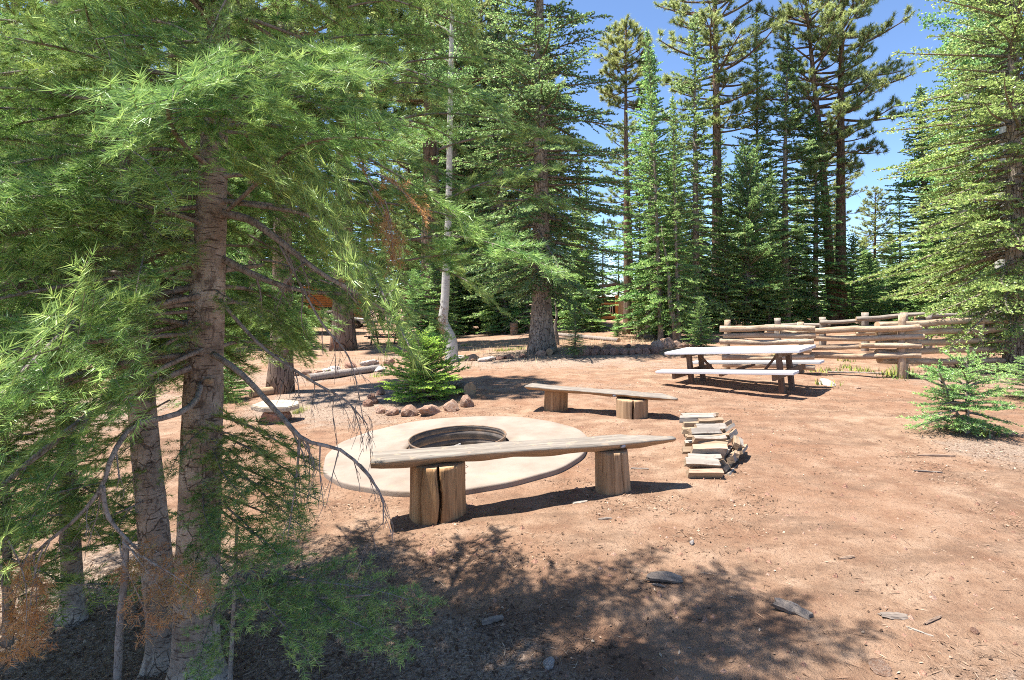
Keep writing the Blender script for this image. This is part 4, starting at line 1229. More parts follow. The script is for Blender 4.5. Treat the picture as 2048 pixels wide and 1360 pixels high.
ground_log('cut_log', 'flat piece of old timber lying in the shade left of the fire pit', 'log', (500, 795), (552, 788), 0.085, 'plank_under', 0, 2)
ground_log('fallen_log', 'long thin fallen log lying right of the big spruce', 'log', (1110, 672), (1238, 684), 0.09, 'bark_twig', 0, 3, 8)
ground_log('fallen_log', 'short fallen log at the foot of the narrow firs', 'log', (1275, 675), (1345, 672), 0.11, 'fence_grey', 0, 4, 8)
ground_log('fallen_log', 'thick dark log lying behind the double sapling at right', 'log', (1872, 748), (1965, 734), 0.11, 'bark_pine', 0, 5, 10)
ground_log('fallen_log', 'thin grey pole lying on the dirt in front of the near fence', 'log', (1655, 744), (1790, 748), 0.025, 'bark_twig', 0, 6, 6)
ground_log('cut_round', 'short round of wood at the foot of the big spruce', 'log', (1098, 711), (1108, 706), 0.10, 'bark_spruce', 0.02, 7)
ground_log('fallen_log', 'grey log lying in the rock border left of the young fir', 'log', (615, 764), (760, 742), 0.09, 'bark_dead', 0, 8, 8)

def chunk(px, py, L, w, h, label, mat, seed, yaw, name='wood_chunk', cat='wood chunk', bend=0.0):
    """broken piece of wood: angular, torn ends"""
    g = on_ground(px, py); rnd = random.Random(seed); n = 7; sides = 8
    V = []; T = []
    prof = [rnd.uniform(0.65, 1.15) for _ in range(sides)]
    for i in range(n + 1):
        t = i / n; x = -L / 2 + L * t
        f = (0.55 + 0.45 * math.sin(math.pi * (0.12 + 0.76 * t))) * rnd.uniform(0.85, 1.12)
        for k in range(sides):
            a = 2 * math.pi * k / sides; q = f * prof[k] * rnd.uniform(0.86, 1.14)
            V.append((x + (rnd.uniform(-0.10, 0.10) * L if i in (0, n) else rnd.uniform(-0.02, 0.02) * L), math.cos(a) * q * w / 2 + bend * math.sin(math.pi * t), h * 0.32 + math.sin(a) * q * h / 2 + 0.2 * h * math.sin(3 * t + seed)))
    for i in range(n):
        for k in range(sides):
            a = i * sides + k; b = i * sides + (k + 1) % sides
            T += [(a, b + sides, b), (a, a + sides, b + sides)]
    for base, flip in ((0, False), (n * sides, True)):
        c = len(V); V.append(tuple(np.mean(np.array(V[base:base + sides]), 0) * np.array([0.9, 1, 1])))
        for k in range(sides):
            q = (base + k, base + (k + 1) % sides, c); T.append(q[::-1] if flip else q)
    o = obj(name, mesh_arrays(name, V, T, [MAT[mat]]), None, g, (0, 0, R(yaw)))
    return tag(o, label, cat)
chunk(1330, 1166, 0.20, 0.07, 0.055, 'dark flat bark chunk in the dappled shade on the dirt', 'chunk', 1, 2)
chunk(1584, 1228, 0.17, 0.055, 0.06, 'weathered silver-topped wood chunk beside the tree shadow edge', 'chunk', 2, -38, bend=0.02)
chunk(1787, 1236, 0.13, 0.06, 0.025, 'flat flaky bark scrap at the lower right', 'chunk', 3, -5, 'bark_scrap', 'bark')
chunk(1693, 1117, 0.10, 0.025, 0.025, 'short yellowish stick on the open dirt', 'stick', 4, 5, 'stick', 'stick')
chunk(1210, 1040, 0.09, 0.03, 0.015, 'small dark wood scrap in front of the right bench stump', 'chunk', 5, 0, 'wood_scrap', 'wood chip')
chunk(1870, 912, 0.34, 0.025, 0.025, 'brown stick lying on the dirt below the double sapling', 'stick', 6, -6, 'stick', 'stick')
chunk(1866, 1245, 0.15, 0.016, 0.016, 'thin slanting twig on the dirt at lower right', 'stick', 7, 28, 'stick', 'stick')
chunk(1858, 948, 0.22, 0.02, 0.018, 'thin grey stick on the dirt under the brown stick', 'chunk', 8, -8, 'stick', 'stick')
chunk(1842, 1268, 0.10, 0.022, 0.010, 'pale wood sliver on the dirt at lower right', 'split_bark', 9, -45, 'wood_sliver', 'wood chip')
chunk(1278, 938, 0.15, 0.02, 0.02, 'small forked dark stick right of the right bench stump', 'chunk', 10, -12, 'stick', 'stick')
chunk(1160, 1006, 0.12, 0.05, 0.012, 'pale wood chip under the near bench', 'split_bark', 11, 15, 'wood_sliver', 'wood chip')
chunk(985, 1255, 0.10, 0.05, 0.03, 'grey bark chunk in the dark needle litter', 'chunk', 12, 20, 'bark_scrap', 'bark')
chunk(1318, 1178, 0.07, 0.02, 0.015, 'small dark splinter below the flat bark chunk', 'chunk', 13, -20, 'wood_scrap', 'wood chip')

# ------------------------------------------------------------------ car, cabins, barrel
def build_car():
    g = on_ground(690, 657)
    t = thing('parked_car', 'silver off-road car with round fenders parked far behind the trees', 'car', g, R(4))
    L, Wd = 3.9, 1.75
    body = [(-1.95, 0.48), (-1.95, 1.02), (-1.85, 1.08), (0.55, 1.08), (0.62, 1.12), (1.72, 1.02), (1.88, 0.92), (1.90, 0.52), (1.62, 0.50), (1.50, 0.78), (1.02, 0.80), (0.86, 0.48), (-0.78, 0.46), (-0.92, 0.78), (-1.44, 0.78), (-1.58, 0.50)]
    bd = obj('body', prism_mesh('body', body, Wd - 0.2, MAT['car'], 0.02), t)
    cabn = [(-1.90, 1.06), (-1.86, 1.74), (-1.80, 1.80), (0.10, 1.80), (0.20, 1.74), (0.52, 1.06)]
    obj('cab', prism_mesh('cab', cabn, Wd - 0.26, MAT['car'], 0.03), t)
    for s in (-1, 1):
        y = s * (Wd / 2 - 0.125)
        for pw in ([(-1.72, 1.16), (-1.70, 1.64), (-0.98, 1.64), (-0.98, 1.16)], [(-0.88, 1.16), (-0.88, 1.64), (-0.20, 1.64), (-0.20, 1.16)], [(-0.10, 1.16), (-0.10, 1.64), (0.10, 1.64), (0.34, 1.16)]):
            obj('window', prism_mesh('window', pw, 0.02, MAT['glass']), t, (0, y, 0))
        for x in (-1.18, 1.26):
            w = obj('wheel', lathe([(0.19, -0.11), (0.36, -0.11), (0.385, -0.07), (0.385, 0.07), (0.36, 0.11), (0.19, 0.11)], 28, 'tyre', MAT['rubber']), t, (x, s * 0.80, 0.385), (R(90), 0, 0))
            obj('rim', lathe([(0.0, -s * -0.06), (0.12, -s * -0.07), (0.20, -s * -0.03), (0.20, -s * -0.10)], 20, 'rim', MAT['rim']), w)
            arch = [(0.52 * math.cos(q), 0.52 * math.sin(q)) for q in np.linspace(0.15, math.pi - 0.15, 10)] + [(0.44 * math.cos(q), 0.44 * math.sin(q)) for q in np.linspace(math.pi - 0.15, 0.15, 10)]
            obj('fender', prism_mesh('fender', arch, 0.22, MAT['rubber']), t, (x, s * (Wd / 2 - 0.02), 0.40))
        obj('tail_lamp', box_mesh('tail_lamp', 0.05, 0.10, 0.18, MAT['tail'], 0.01), t, (-1.96, s * 0.70, 0.90))
        obj('headlight', lathe([(0, 0.05), (0.08, 0.04), (0.09, 0.0)], 16, 'headlight', MAT['rim']), t, (1.87, s * 0.52, 0.84), (0, R(90), 0))
        m = obj('mirror', box_mesh('mirror', 0.08, 0.20, 0.14, MAT['rubber'], 0.02), t, (0.36, s * 0.90, 1.22))
    obj('bumper', box_mesh('bumper', 0.16, 1.5, 0.16, MAT['rubber'], 0.03), t, (1.97, 0, 0.56))
    obj('bumper', box_mesh('bumper', 0.14, 1.5, 0.16, MAT['rubber'], 0.03), t, (-2.02, 0, 0.56))
    sp = obj('spare_wheel', lathe([(0.0, -0.1), (0.34, -0.1), (0.37, -0.06), (0.37, 0.06), (0.34, 0.1), (0, 0.1)], 24, 'spare', MAT['rubber']), t, (-2.09, 0, 1.02), (0, R(90), 0))
build_car()

def box_part(name, parent, x0, x1, y0, y1, z0, z1, mat, bevel=0.01):
    return obj(name, box_mesh(name, x1 - x0, y1 - y0, z1 - z0, MAT[mat], bevel), parent, ((x0 + x1) / 2, (y0 + y1) / 2, (z0 + z1) / 2))

def build_cabins():
    # cabin with a deck, seen between spruce and pine
    c = P(1237, 640, 40); g = G(c.x, c.y)
    t = thing('deck_cabin', 'tan cabin with an orange log deck far behind the lone pine trunk', 'cabin', (c.x, c.y, g))
    bz = P(0, 632, 40).z - g
    box_part('wall', t, 0.05, 4.2, 0.8, 6, 0.0, bz + 1.45, 'tan')
    box_part('wall', t, -4.5, 0.0, 2.6, 6, 0.0, bz + 1.45, 'cabin')
    box_part('deck_floor', t, -4.4, -0.12, 0.2, 2.58, bz - 0.25, bz - 0.05, 'cabin')
    for x in (-4.2, -2.9, -1.55, -0.12):
        box_part('deck_post', t, x - 0.09, x + 0.09, 0.02, 0.19, -0.2, bz + (1.55 if x > -1 else 1.0), 'cabin_z')
    box_part('top_rail', t, -4.1, -0.22, 0.04, 0.17, bz + 0.86, bz + 0.97, 'cabin')
    box_part('bottom_rail', t, -4.1, -0.22, 0.04, 0.17, bz + 0.06, bz + 0.15, 'cabin')
    rnd = random.Random(2)
    for k in range(20):
        x = -4.0 + k * 0.19
        V, T = tube([Vector((x, 0.1, bz + 0.15)), Vector((x + rnd.uniform(-0.2, 0.2), 0.1, bz + 0.86))], [0.03, 0.025], 6, True)
        obj('baluster', mesh_arrays('baluster', V, T, [MAT['pale']], None, True), t)
    w = box_part('window', t, -3.2, -1.6, 2.52, 2.58, bz + 0.4, bz + 1.3, 'glass')
    rf = obj('roof', prism_mesh('roof', [(-5.2, 1.5 + bz), (-0.1, 2.3 + bz), (5.0, 1.5 + bz), (5.0, 1.65 + bz), (-0.1, 2.5 + bz), (-5.2, 1.65 + bz)], 6.0, MAT['roof']), t, (0, 3.6, 0))
    # log house behind the car
    c = P(622, 640, 60); g = G(c.x, c.y)
    t = thing('log_house', 'orange log house far behind the parked car', 'house', (c.x, c.y, g))
    for k in range(19):
        V, T = tube([Vector((-4, 0, 0.15 + k * 0.24)), Vector((4, 0, 0.15 + k * 0.24))], [0.13, 0.13], 8, True)
        obj('wall_log', mesh_arrays('wall_log', V, T, [MAT['cabin']], None, True), t)
    box_part('wall', t, -3.8, 3.8, 0.1, 7, 0, 4.5, 'cabin')
    for x in (-2.2, 1.8):
        w = box_part('window', t, x - 0.6, x + 0.6, -0.20, -0.14, 1.0, 2.2, 'glass')
        box_part('window_frame', t, x - 0.7, x + 0.7, -0.14, -0.10, 0.9, 2.3, 'cabin_z')
    obj('roof', prism_mesh('roof', [(-4.6, 4.55), (0, 6.1), (4.6, 4.55), (4.6, 4.8), (0, 6.4), (-4.6, 4.8)], 9, MAT['roof']), t, (0, 3.4, 0))
    # blue-grey shed behind the right fence
    c = P(1832, 628, 34); g = G(c.x, c.y)
    t = thing('shed', 'blue grey shed glimpsed behind the fence at right', 'shed', (c.x, c.y, g))
    h = P(0, 596, 34).z - g
    box_part('wall', t, -0.9, 1.1, 0, 3, -0.2, h, 'grey')
    obj('roof', prism_mesh('roof', [(-1.2, h), (0.1, h + 0.7), (1.4, h), (1.4, h + 0.12), (0.1, h + 0.82), (-1.2, h + 0.12)], 3.6, MAT['roof']), t, (0, 1.5, 0))
    for x in (-0.6, 0.7): box_part('corner_board', t, x - 0.05, x + 0.05, -0.05, -0.003, -0.2, h - 0.05, 'white')
    g = on_ground(1028, 669)
    t = thing('rusty_barrel', 'rusty brown barrel with paler bands left of the big spruce', 'barrel', g)
    hh = 0.62
    pr = [(0.0, 0), (0.2, 0.0)] + [(0.2 + 0.012 * (abs(z / hh - 0.33) < 0.04 or abs(z / hh - 0.67) < 0.04), z) for z in np.linspace(0.02, hh - 0.02, 18)] + [(0.2, hh), (0.0, hh - 0.02)]
    obj('drum', lathe(pr, 28, 'drum', MAT['rust']), t)
    for z in (0.205, 0.415):
        obj('band', lathe([(0.208, z - 0.02), (0.222, z - 0.012), (0.222, z + 0.012), (0.208, z + 0.02)], 28, 'band', MAT['stick']), t)
build_cabins()

# ------------------------------------------------------------------ background trees
PROTO = {}
PROTO['big_spruce'] = conifer('big_spruce', 11, 15.5, 2.6, 1.9, 340, 'spruce', 'bark_spruce', 0.27, 62, 0.062, 0.046, (-22, 38), 0.14, 0.62, 0.13, False, 0.38, 20, 0.0, 0.12, dead=10)
PROTO['narrow_fir'] = conifer('narrow_fir', 12, 11.0, 1.35, 0.6, 240, 'young', 'bark_fir', 0.11, 62, 0.066, 0.05, (-12, 40), 0.10, 0.72, 0.13, False, 0.45, 10)
PROTO['dark_spruce'] = conifer('dark_spruce', 13, 14.0, 1.9, 1.2, 260, 'spruce_dark', 'bark_spruce', 0.16, 60, 0.07, 0.056, (-20, 38), 0.14, 0.7, 0.14, False, 0.40, 10, dead=6)
PROTO['round_fir'] = conifer('round_fir', 14, 7.0, 2.1, 0.4, 270, 'spruce_dark', 'bark_fir', 0.12, 60, 0.07, 0.052, (-5, 55), 0.05, 0.42, 0.14, False, 0.42, 8)
PROTO['light_spruce'] = conifer('light_spruce', 15, 14.0, 3.4, 0.9, 430, 'spruce_light', 'bark_spruce', 0.22, 28, 0.06, 0.042, (-20, 42), 0.16, 0.5, 0.17, True, 0.36, 16, dead=14, rvar=(0.45, 1.2))
PROTO['young_fir'] = conifer('young_fir', 16, 3.4, 1.2, 0.10, 150, 'young', 'bark_fir', 0.05, 70, 0.06, 0.044, (-5, 45), 0.06, 0.72, 0.10, False, 0.48, 7)
PROTO['young_fir_b'] = conifer('young_fir_b', 26, 5.0, 1.4, 0.15, 190, 'young', 'bark_fir', 0.06, 66, 0.062, 0.046, (-10, 45), 0.08, 0.78, 0.11, False, 0.47, 7)
PROTO['spruce_b'] = conifer('spruce_b', 17, 13.0, 2.1, 0.8, 240, 'spruce', 'bark_spruce', 0.17, 56, 0.075, 0.06, (-20, 38), 0.14, 0.78, 0.15, False, 0.40, 10, dead=5)
PROTO['pine_a'] = pine('pine_a', 18, 18.0, 2.5, 7.8, 80, 0.27, 46, 0.20, 0.030)
PROTO['pine_b'] = pine('pine_b', 19, 18.0, 2.7, 7.0, 84, 0.28, 46, 0.20, 0.030, 0.0, 'pine', 12, 0.05, 14)
PROTO['pine_c'] = pine('pine_c', 27, 10.0, 1.2, 4.4, 56, 0.165, 52, 0.19, 0.034, 0.0, 'pine', 14, 0.02, 5)
PROTO['pine_slim'] = pine('pine_slim', 20, 14.5, 1.25, 10.6, 56, 0.21, 60, 0.19, 0.028, 0.0, 'pine', 14, 0.02, 3)
PROTO['aspen'] = aspen('aspen', 21, 12.0, 1.9, 4.0, 60, 0.17, 24, 0.07)

PROTO_H = {'big_spruce': 15.5, 'narrow_fir': 11, 'dark_spruce': 14, 'round_fir': 7, 'light_spruce': 14, 'young_fir': 3.4, 'young_fir_b': 5, 'spruce_b': 13, 'pine_a': 18, 'pine_b': 18, 'pine_slim': 14.5, 'pine_c': 10.0, 'aspen': 12}
NAMES = {'big_spruce': 'spruce_tree', 'narrow_fir': 'fir_tree', 'dark_spruce': 'spruce_tree', 'round_fir': 'fir_tree', 'light_spruce': 'spruce_tree', 'young_fir': 'young_fir', 'young_fir_b': 'young_fir', 'spruce_b': 'spruce_tree', 'pine_a': 'pine_tree', 'pine_b': 'pine_tree', 'pine_slim': 'pine_tree', 'pine_c': 'pine_tree', 'aspen': 'aspen_tree'}
TREES = [  # kind, base px, base py, top py, rotation, widen, label, lean
    ('big_spruce', 1083, 706, -330, 0.3, 1.18, 'big spruce with a thick grey trunk standing behind the benches', 0.0),
    ('pine_slim', 1256, 668, 52, 1.0, 1.0, 'lone slim pine with a straight bare trunk and small high crown', -0.01),
    ('narrow_fir', 1322, 682, 58, 2.0, 0.80, 'tall narrow light green fir right of the slim pine', -0.04),
    ('narrow_fir', 1358, 684, 190, 4.2, 0.85, 'shorter narrow fir with a leaning thin trunk behind the rock row', -0.03),
    ('pine_a', 1436, 655, -190, 0.6, 1.0, 'tall pine behind the left end of the near fence', -0.012),
    ('dark_spruce', 1512, 652, 20, 1.2, 0.85, 'dark tall spruce between the tall pine and the twin pines', 0.0),
    ('round_fir', 1494, 662, 296, 0.0, 0.85, 'dense dark round-headed fir in front of the tall pine', 0.0),
    ('pine_b', 1668, 656, -110, 2.4, 0.85, 'left twin pine with a dark trunk leaning left', -0.075),
    ('pine_b', 1682, 656, -210, 0.2, 0.85, 'right twin pine with an upright dark trunk', 0.006),
    ('light_spruce', 2034, 745, -420, 0.5, 1.0, 'large yellow-green spruce at the right edge over the fence', -0.01),
    ('light_spruce', 2130, 690, -260, 2.6, 0.9, 'yellow-green spruce beyond the right edge of the picture', 0.0),
    ('spruce_b', 1905, 660, 60, 3.0, 0.9, 'green spruce behind the large yellow-green spruce at right', 0.0),
    ('aspen', 2004, 690, -160, 1.0, 1.0, 'pale-barked aspen rising inside the right spruces', -0.006),
    ('aspen', 1930, 664, -160, 2.0, 1.0, 'slim aspen with round leaves left of the large right spruce', 0.0),
    ('pine_b', 1748, 640, 378, 4.0, 1.1, 'small distant pine left of the sky gap behind the fence', 0.0),
    ('spruce_b', 1800, 642, 368, 1.0, 1.1, 'small distant spruce right of the sky gap behind the fence', 0.0),
    ('young_fir_b', 1612, 650, 500, 0.0, 1.1, 'young fir left of the twin pine trunks', 0.0),
    ('young_fir_b', 1740, 652, 505, 2.0, 1.2, 'young fir right of the twin pine trunks', 0.0),
    ('young_fir', 1790, 652, 540, 1.0, 1.2, 'small young fir beside the blue grey shed', 0.0),
    ('young_fir', 1560, 655, 560, 2.5, 1.2, 'low young fir behind the left end of the far fence', 0.0),
    ('young_fir', 1402, 694, 596, 4.5, 1.0, 'bright bushy young fir left of the near fence end', 0.0),
    ('young_fir', 1308, 672, 580, 3.3, 1.1, 'low young fir at the foot of the narrow firs', 0.0),
    ('young_fir', 1236, 672, 630, 0.9, 1.2, 'small young fir left of the slim pine trunk', 0.0),
    ('young_fir', 1283, 668, 592, 5.0, 1.2, 'small young fir just right of the slim pine trunk', 0.0),
    ('young_fir', 1184, 664, 600, 3.9, 1.3, 'spreading young fir in front of the orange deck', 0.0),
    ('young_fir', 975, 662, 578, 2.2, 1.5, 'broad young fir left of the rusty barrel', 0.0),
    ('young_fir', 1020, 658, 590, 1.2, 1.4, 'young fir right behind the rusty barrel', 0.0),
    ('round_fir', 935, 668, 520, 2.2, 0.8, 'dark low fir behind the bent white aspen', 0.0),
    ('spruce_b', 1160, 660, 300, 0.4, 1.0, 'green spruce right behind the big spruce', 0.0),
    ('narrow_fir', 1172, 662, 330, 5.2, 1.2, 'slender fir between the big spruce and the slim pine', 0.0),
    ('pine_c', 686, 700, -300, 3.0, 1.3, 'pine with a dark rough trunk beside the parked car', 0.0),
    ('pine_c', 562, 785, -540, 2.0, 1.0, 'pine with a reddish dark trunk left of the fire pit', 0.01),
    ('pine_b', 515, 694, -300, 1.0, 0.9, 'slim dark pine trunk left of the car', -0.02),
    ('pine_a', 186, 700, -300, 5.0, 0.9, 'dark pine trunk behind the second fir trunk', 0.0),
    ('pine_b', 22, 715, -350, 0.0, 0.9, 'dark pine trunk at the left edge behind the firs', 0.0),
    ('pine_c', 862, 672, -250, 2.0, 1.5, 'reddish-trunked pine behind the bright green young fir', 0.0),
    ('spruce_b', 470, 668, -200, 4.0, 1.3, 'green spruce far left of the car', 0.0),
    ('narrow_fir', 380, 690, 60, 1.0, 1.5, 'bright fir glimpsed between the two near fir trunks', 0.0),
    ('narrow_fir', 250, 680, 40, 3.0, 1.5, 'bright fir glimpsed left of the second fir trunk', 0.0),
    ('young_fir_b', 330, 720, 560, 3.0, 1.2, 'young fir low between the near fir trunks', 0.0),
    ('young_fir_b', 80, 672, 520, 2.0, 1.3, 'young fir behind the left rail fence', 0.0),
    ('dark_spruce', 120, 665, -150, 2.0, 1.2, 'dark spruce at the far left', 0.0),
    ('young_fir', 455, 800, 700, 2.0, 1.3, 'low pale young fir just left of the stone slab', 0.0),
    ('spruce_b', 1392, 664, 20, 0.7, 1.05, 'full green spruce filling the gap left of the tall pine', 0.0),
    ('narrow_fir', 1300, 676, 100, 3.7, 1.5, 'full light fir just right of the slim pine', 0.0),
    ('spruce_b', 1572, 658, 60, 5.4, 1.1, 'full green spruce left of the twin pines', 0.0),
    ('narrow_fir', 1630, 657, 230, 2.9, 1.6, 'light fir between the twin pine trunks and the dark spruce', 0.0),
    ('spruce_b', 1962, 672, -80, 4.9, 1.1, 'green spruce filling the right side behind the aspens', 0.0),
    ('narrow_fir', 1846, 660, 170, 0.9, 1.6, 'light fir left of the slim aspen at right', 0.0),
    ('spruce_b', 1000, 664, -60, 1.5, 1.1, 'green spruce left behind the big spruce', 0.0),
    ('dark_spruce', 910, 662, -100, 3.5, 1.2, 'dark spruce behind the kinked aspen', 0.0),
    ('young_fir_b', 1342, 676, 420, 0.7, 1.3, 'sunlit young fir in front of the narrow firs', 0.0),
    ('young_fir_b', 1452, 664, 460, 2.7, 1.2, 'sunlit young fir right of the bushy fir by the fence end', 0.0),
    ('young_fir', 1538, 662, 530, 4.7, 1.4, 'spreading sunlit young fir behind the fence left of the twin pines', 0.0),
    ('young_fir_b', 1705, 656, 470, 5.7, 1.1, 'upright sunlit young fir just right of the twin pines', 0.0),
    ('young_fir_b', 1858, 664, 480, 1.7, 1.2, 'sunlit young fir behind the fence under the right spruces', 0.0),
    ('young_fir_b', 1960, 690, 500, 0.2, 1.3, 'dense young fir at the fence under the large right spruce', 0.0),
    ('young_fir', 620, 712, 655, 1.0, 0.9, 'tiny young fir in front of the dark pine trunk', 0.0),
]
def grow(kind, px, py, top, rz, wide, label, lean=0.0, group=None):
    g = on_ground(px, py); Y = g.y
    H = (EYE - (top - HOR) / FPX * Y) - g.z
    s = H / PROTO_H[kind]
    t = plant_tree(NAMES[kind], label, 'tree', PROTO[kind], g, rz, (s * wide, s * wide, s), group)
    if lean: t.rotation_euler = (0, math.atan(lean), 0); t.children[0].rotation_euler = t.children[1].rotation_euler = (0, 0, rz)
    return t
for a in TREES: grow(*a)

# bent white aspen trunk with its high thin crown
def build_bent_aspen():
    g = on_ground(903, 724)
    Y = g.y
    pts = [g + Vector((0, 0, -0.1))] + [P(x, y, Y) for x, y in ((903, 700), (902, 680), (893, 660), (886, 640), (890, 600), (893, 520), (897, 430), (900, 250), (905, 0), (912, -200))]
    pts = [p - g for p in pts]
    H = pts[-1].z
    t = thing('aspen_tree', 'white-barked aspen with a kinked lower trunk behind the young fir', 'tree', g)
    tr, cr = aspen('bent_aspen', 33, H, 1.3, H * 0.45, 30, 14 / FPX * Y, 18, 0.06, pts)
    obj('trunk', tr, t); obj('crown', cr, t)
build_bent_aspen()
def thin_trunk(px, py, top, lean, wpx, mat, label, name='tree_snag', Yoff=0.0):
    g = on_ground(px, py); Y = g.y
    H = EYE - (top - HOR) / FPX * Y - g.z
    rnd = random.Random(int(px)); pts = [Vector((lean * H * (i / 11) + 0.03 * math.sin(i + px), 0.02 * math.sin(2 * i), H * i / 11 - (0.1 if i == 0 else 0))) for i in range(12)]
    B = Buf(); bare_branch(B, pts, wpx / 2 / FPX * Y, 0.01, rnd, 12, H * 0.14, 1, 0.35, 8, 0.6, int(px))
    o = obj(name, B.mesh(name, [MAT[mat]]), None, g)
    return tag(o, label, 'tree')
thin_trunk(1113, 690, 590, -0.02, 10, 'bark_spruce', 'thin dark dead stem right of the big spruce trunk')
thin_trunk(1352, 684, 450, -0.12, 14, 'bark_fir', 'thin pale leaning stem among the narrow firs')
thin_trunk(1196, 660, 560, -0.22, 8, 'bark_aspen', 'thin leaning white stem left of the orange deck')
thin_trunk(1455, 655, 430, 0.0, 20, 'bark_pine', 'dark dead pine stem just right of the tall pine')

# forest filling the distance
def zone(px):
    for lim, t in ((330, 'at the far left behind the near firs'), (600, 'left of the parked car'), (840, 'behind the parked car'), (1000, 'behind the kinked white aspen'), (1260, 'behind the big spruce'), (1420, 'behind the narrow firs'), (1560, 'behind the tall pine and dark spruce'), (1720, 'behind the twin pines'), (1880, 'behind the blue grey shed')):
        if px < lim: return t
    return 'behind the right end of the fences'
def build_forest():
    rnd = random.Random(77)
    labs = {'spruce_b': 'distant green spruce in the forest behind the clearing', 'dark_spruce': 'distant dark spruce in the forest behind the clearing', 'narrow_fir': 'distant slender fir in the forest behind the clearing', 'pine_b': 'distant tall pine in the forest behind the clearing'}
    x = -420
    while x < 2500:
        for Y in (44, 62, 80):
            px = x + rnd.uniform(-18, 18)
            if 1195 < px < 1275 and Y < 50: continue
            if 600 < px < 760 and Y < 64: continue
            top = rnd.uniform(60, 330)
            if 1120 < px < 1250: top = rnd.uniform(400, 470)
            if 1690 < px < 1830: top = rnd.uniform(480, 540)
            if 1250 < px < 1690 or 1830 <= px: top = rnd.uniform(230, 430)
            if px < 1000: top = rnd.uniform(-50, 250)
            kind = rnd.choice(('spruce_b', 'dark_spruce', 'narrow_fir', 'spruce_b', 'pine_b' if top < 300 else 'narrow_fir'))
            X = (px - 1024) / FPX * Y; g = Vector((X, Y, G(X, Y)))
            H = EYE - (top - HOR) / FPX * Y - g.z
            s = H / PROTO_H[kind]; w = s * rnd.uniform(0.95, 1.25)
            t = plant_tree(NAMES[kind], labs[kind].replace('in the forest behind the clearing', zone(px)), 'tree', PROTO[kind], g, rnd.uniform(0, 6), (w, w, s), 'forest ' + kind.replace('_', ' ') + ' ' + zone(px))
        x += 52
    for k in range(110):
        px = rnd.uniform(-150, 2250); Y = rnd.uniform(25, 46)
        if 585 < px < 830 or 1200 < px < 1265: continue
        X = (px - 1024) / FPX * Y; g = Vector((X, Y, G(X, Y)))
        s = rnd.uniform(0.75, 1.35)
        plant_tree('young_fir', 'low young fir of the undergrowth ' + zone(px), 'tree', PROTO[rnd.choice(('young_fir', 'young_fir_b'))], g, rnd.uniform(0, 6), (s * 1.25, s * 1.25, s), 'undergrowth firs ' + zone(px))
build_forest()


# ------------------------------------------------------------------ saplings in the clearing
def build_saplings():
    g = on_ground(845, 806)
    m = conifer('bright_fir', 51, 1.0, 0.74, 0.03, 150, 'sapling', 'bark_twig', 0.022, 130, 0.030, 0.014, (2, 50), 0.08, 0.45, 0.065, True, 0.42, 8, phi=(-20, 85), tb=0.5, rvar=(0.75, 1.12))
    g.y += 0.35; g.z = G(g.x, g.y)
    plant_tree('young_fir', 'bright green young fir inside the arc of rocks', 'tree', m, g, 0.4)
    g = on_ground(1935, 866); h = (866 - 715) / FPX * g.y
    t = thing('young_fir', 'sparse double-stemmed fir sapling on the dirt at right', 'tree', g)
    a = conifer('right_sapling', 52, h, 0.40, 0.08, 34, 'young', 'bark_twig', 0.020, 170, 0.030, 0.0095, (-8, 38), 0.12, 0.45, 0.06, True, 0.42, 8, gap=0.3, tb=0.4)
    b = conifer('right_sapling_b', 53, h * 0.82, 0.38, 0.12, 26, 'young', 'bark_twig', 0.014, 160, 0.030, 0.0095, (-12, 35), 0.12, 0.45, 0.06, True, 0.42, 8, lean=-0.45, gap=0.3, tb=0.35)
    obj('trunk', a[0], t); obj('crown', a[1], t)
    obj('side_stem', b[0], t, (-0.03, -0.02, 0)); obj('side_crown', b[1], t, (-0.03, -0.02, 0))
    g = on_ground(1150, 716)
    plant_tree('young_fir', 'small dark spruce sapling at the left end of the rock row', 'tree', PROTO['dark_spruce'], g, 1.0, (0.20, 0.20, 0.105))
    g = on_ground(2060, 800)
    plant_tree('young_fir', 'tuft of young fir at the right edge beside the dead twigs', 'tree', a, g, 2.0, (1.1, 1.1, 0.7))
build_saplings()

# ------------------------------------------------------------------ near firs
NB = {}
NB['long'] = [near_branch('fir_branch_long', 1.7, 100 + i, 0.28, 0.22 + 0.04 * i, 520, 0.044, 0.0030) for i in range(3)]
NB['mid'] = [near_branch('fir_branch_mid', 1.2, 110 + i, 0.25, 0.20 + 0.05 * i, 520, 0.044, 0.0030) for i in range(3)]
NB['short'] = [near_branch('fir_branch_short', 0.72, 120 + i, 0.18, 0.18 + 0.06 * i, 540, 0.044, 0.0030) for i in range(3)]
NB['low'] = [near_branch('fir_branch_low', 0.62, 130 + i, 0.12, 0.14, 560, 0.034, 0.0029, 'fir_low') for i in range(3)]
NB['lowlong'] = [near_branch('fir_branch_lowlong', 1.0, 140 + i, 0.15, 0.16, 540, 0.034, 0.0029, 'fir_low') for i in range(2)]
NB['dead'] = [near_branch('dead_branch', 0.55, 150 + i, 0.2, 0.22, 300, 0.044, 0.0040, 'dead', 1.0, 0.12, 'bark_dead', 0.005, 0.40, tb=0.1) for i in range(3)]
NB['sparse'] = [near_branch('fir_branch_sparse', 1.1, 160 + i, 0.45, 0.28, 320, 0.042, 0.0030, 'fir', 0.7, 0.11) for i in range(2)]

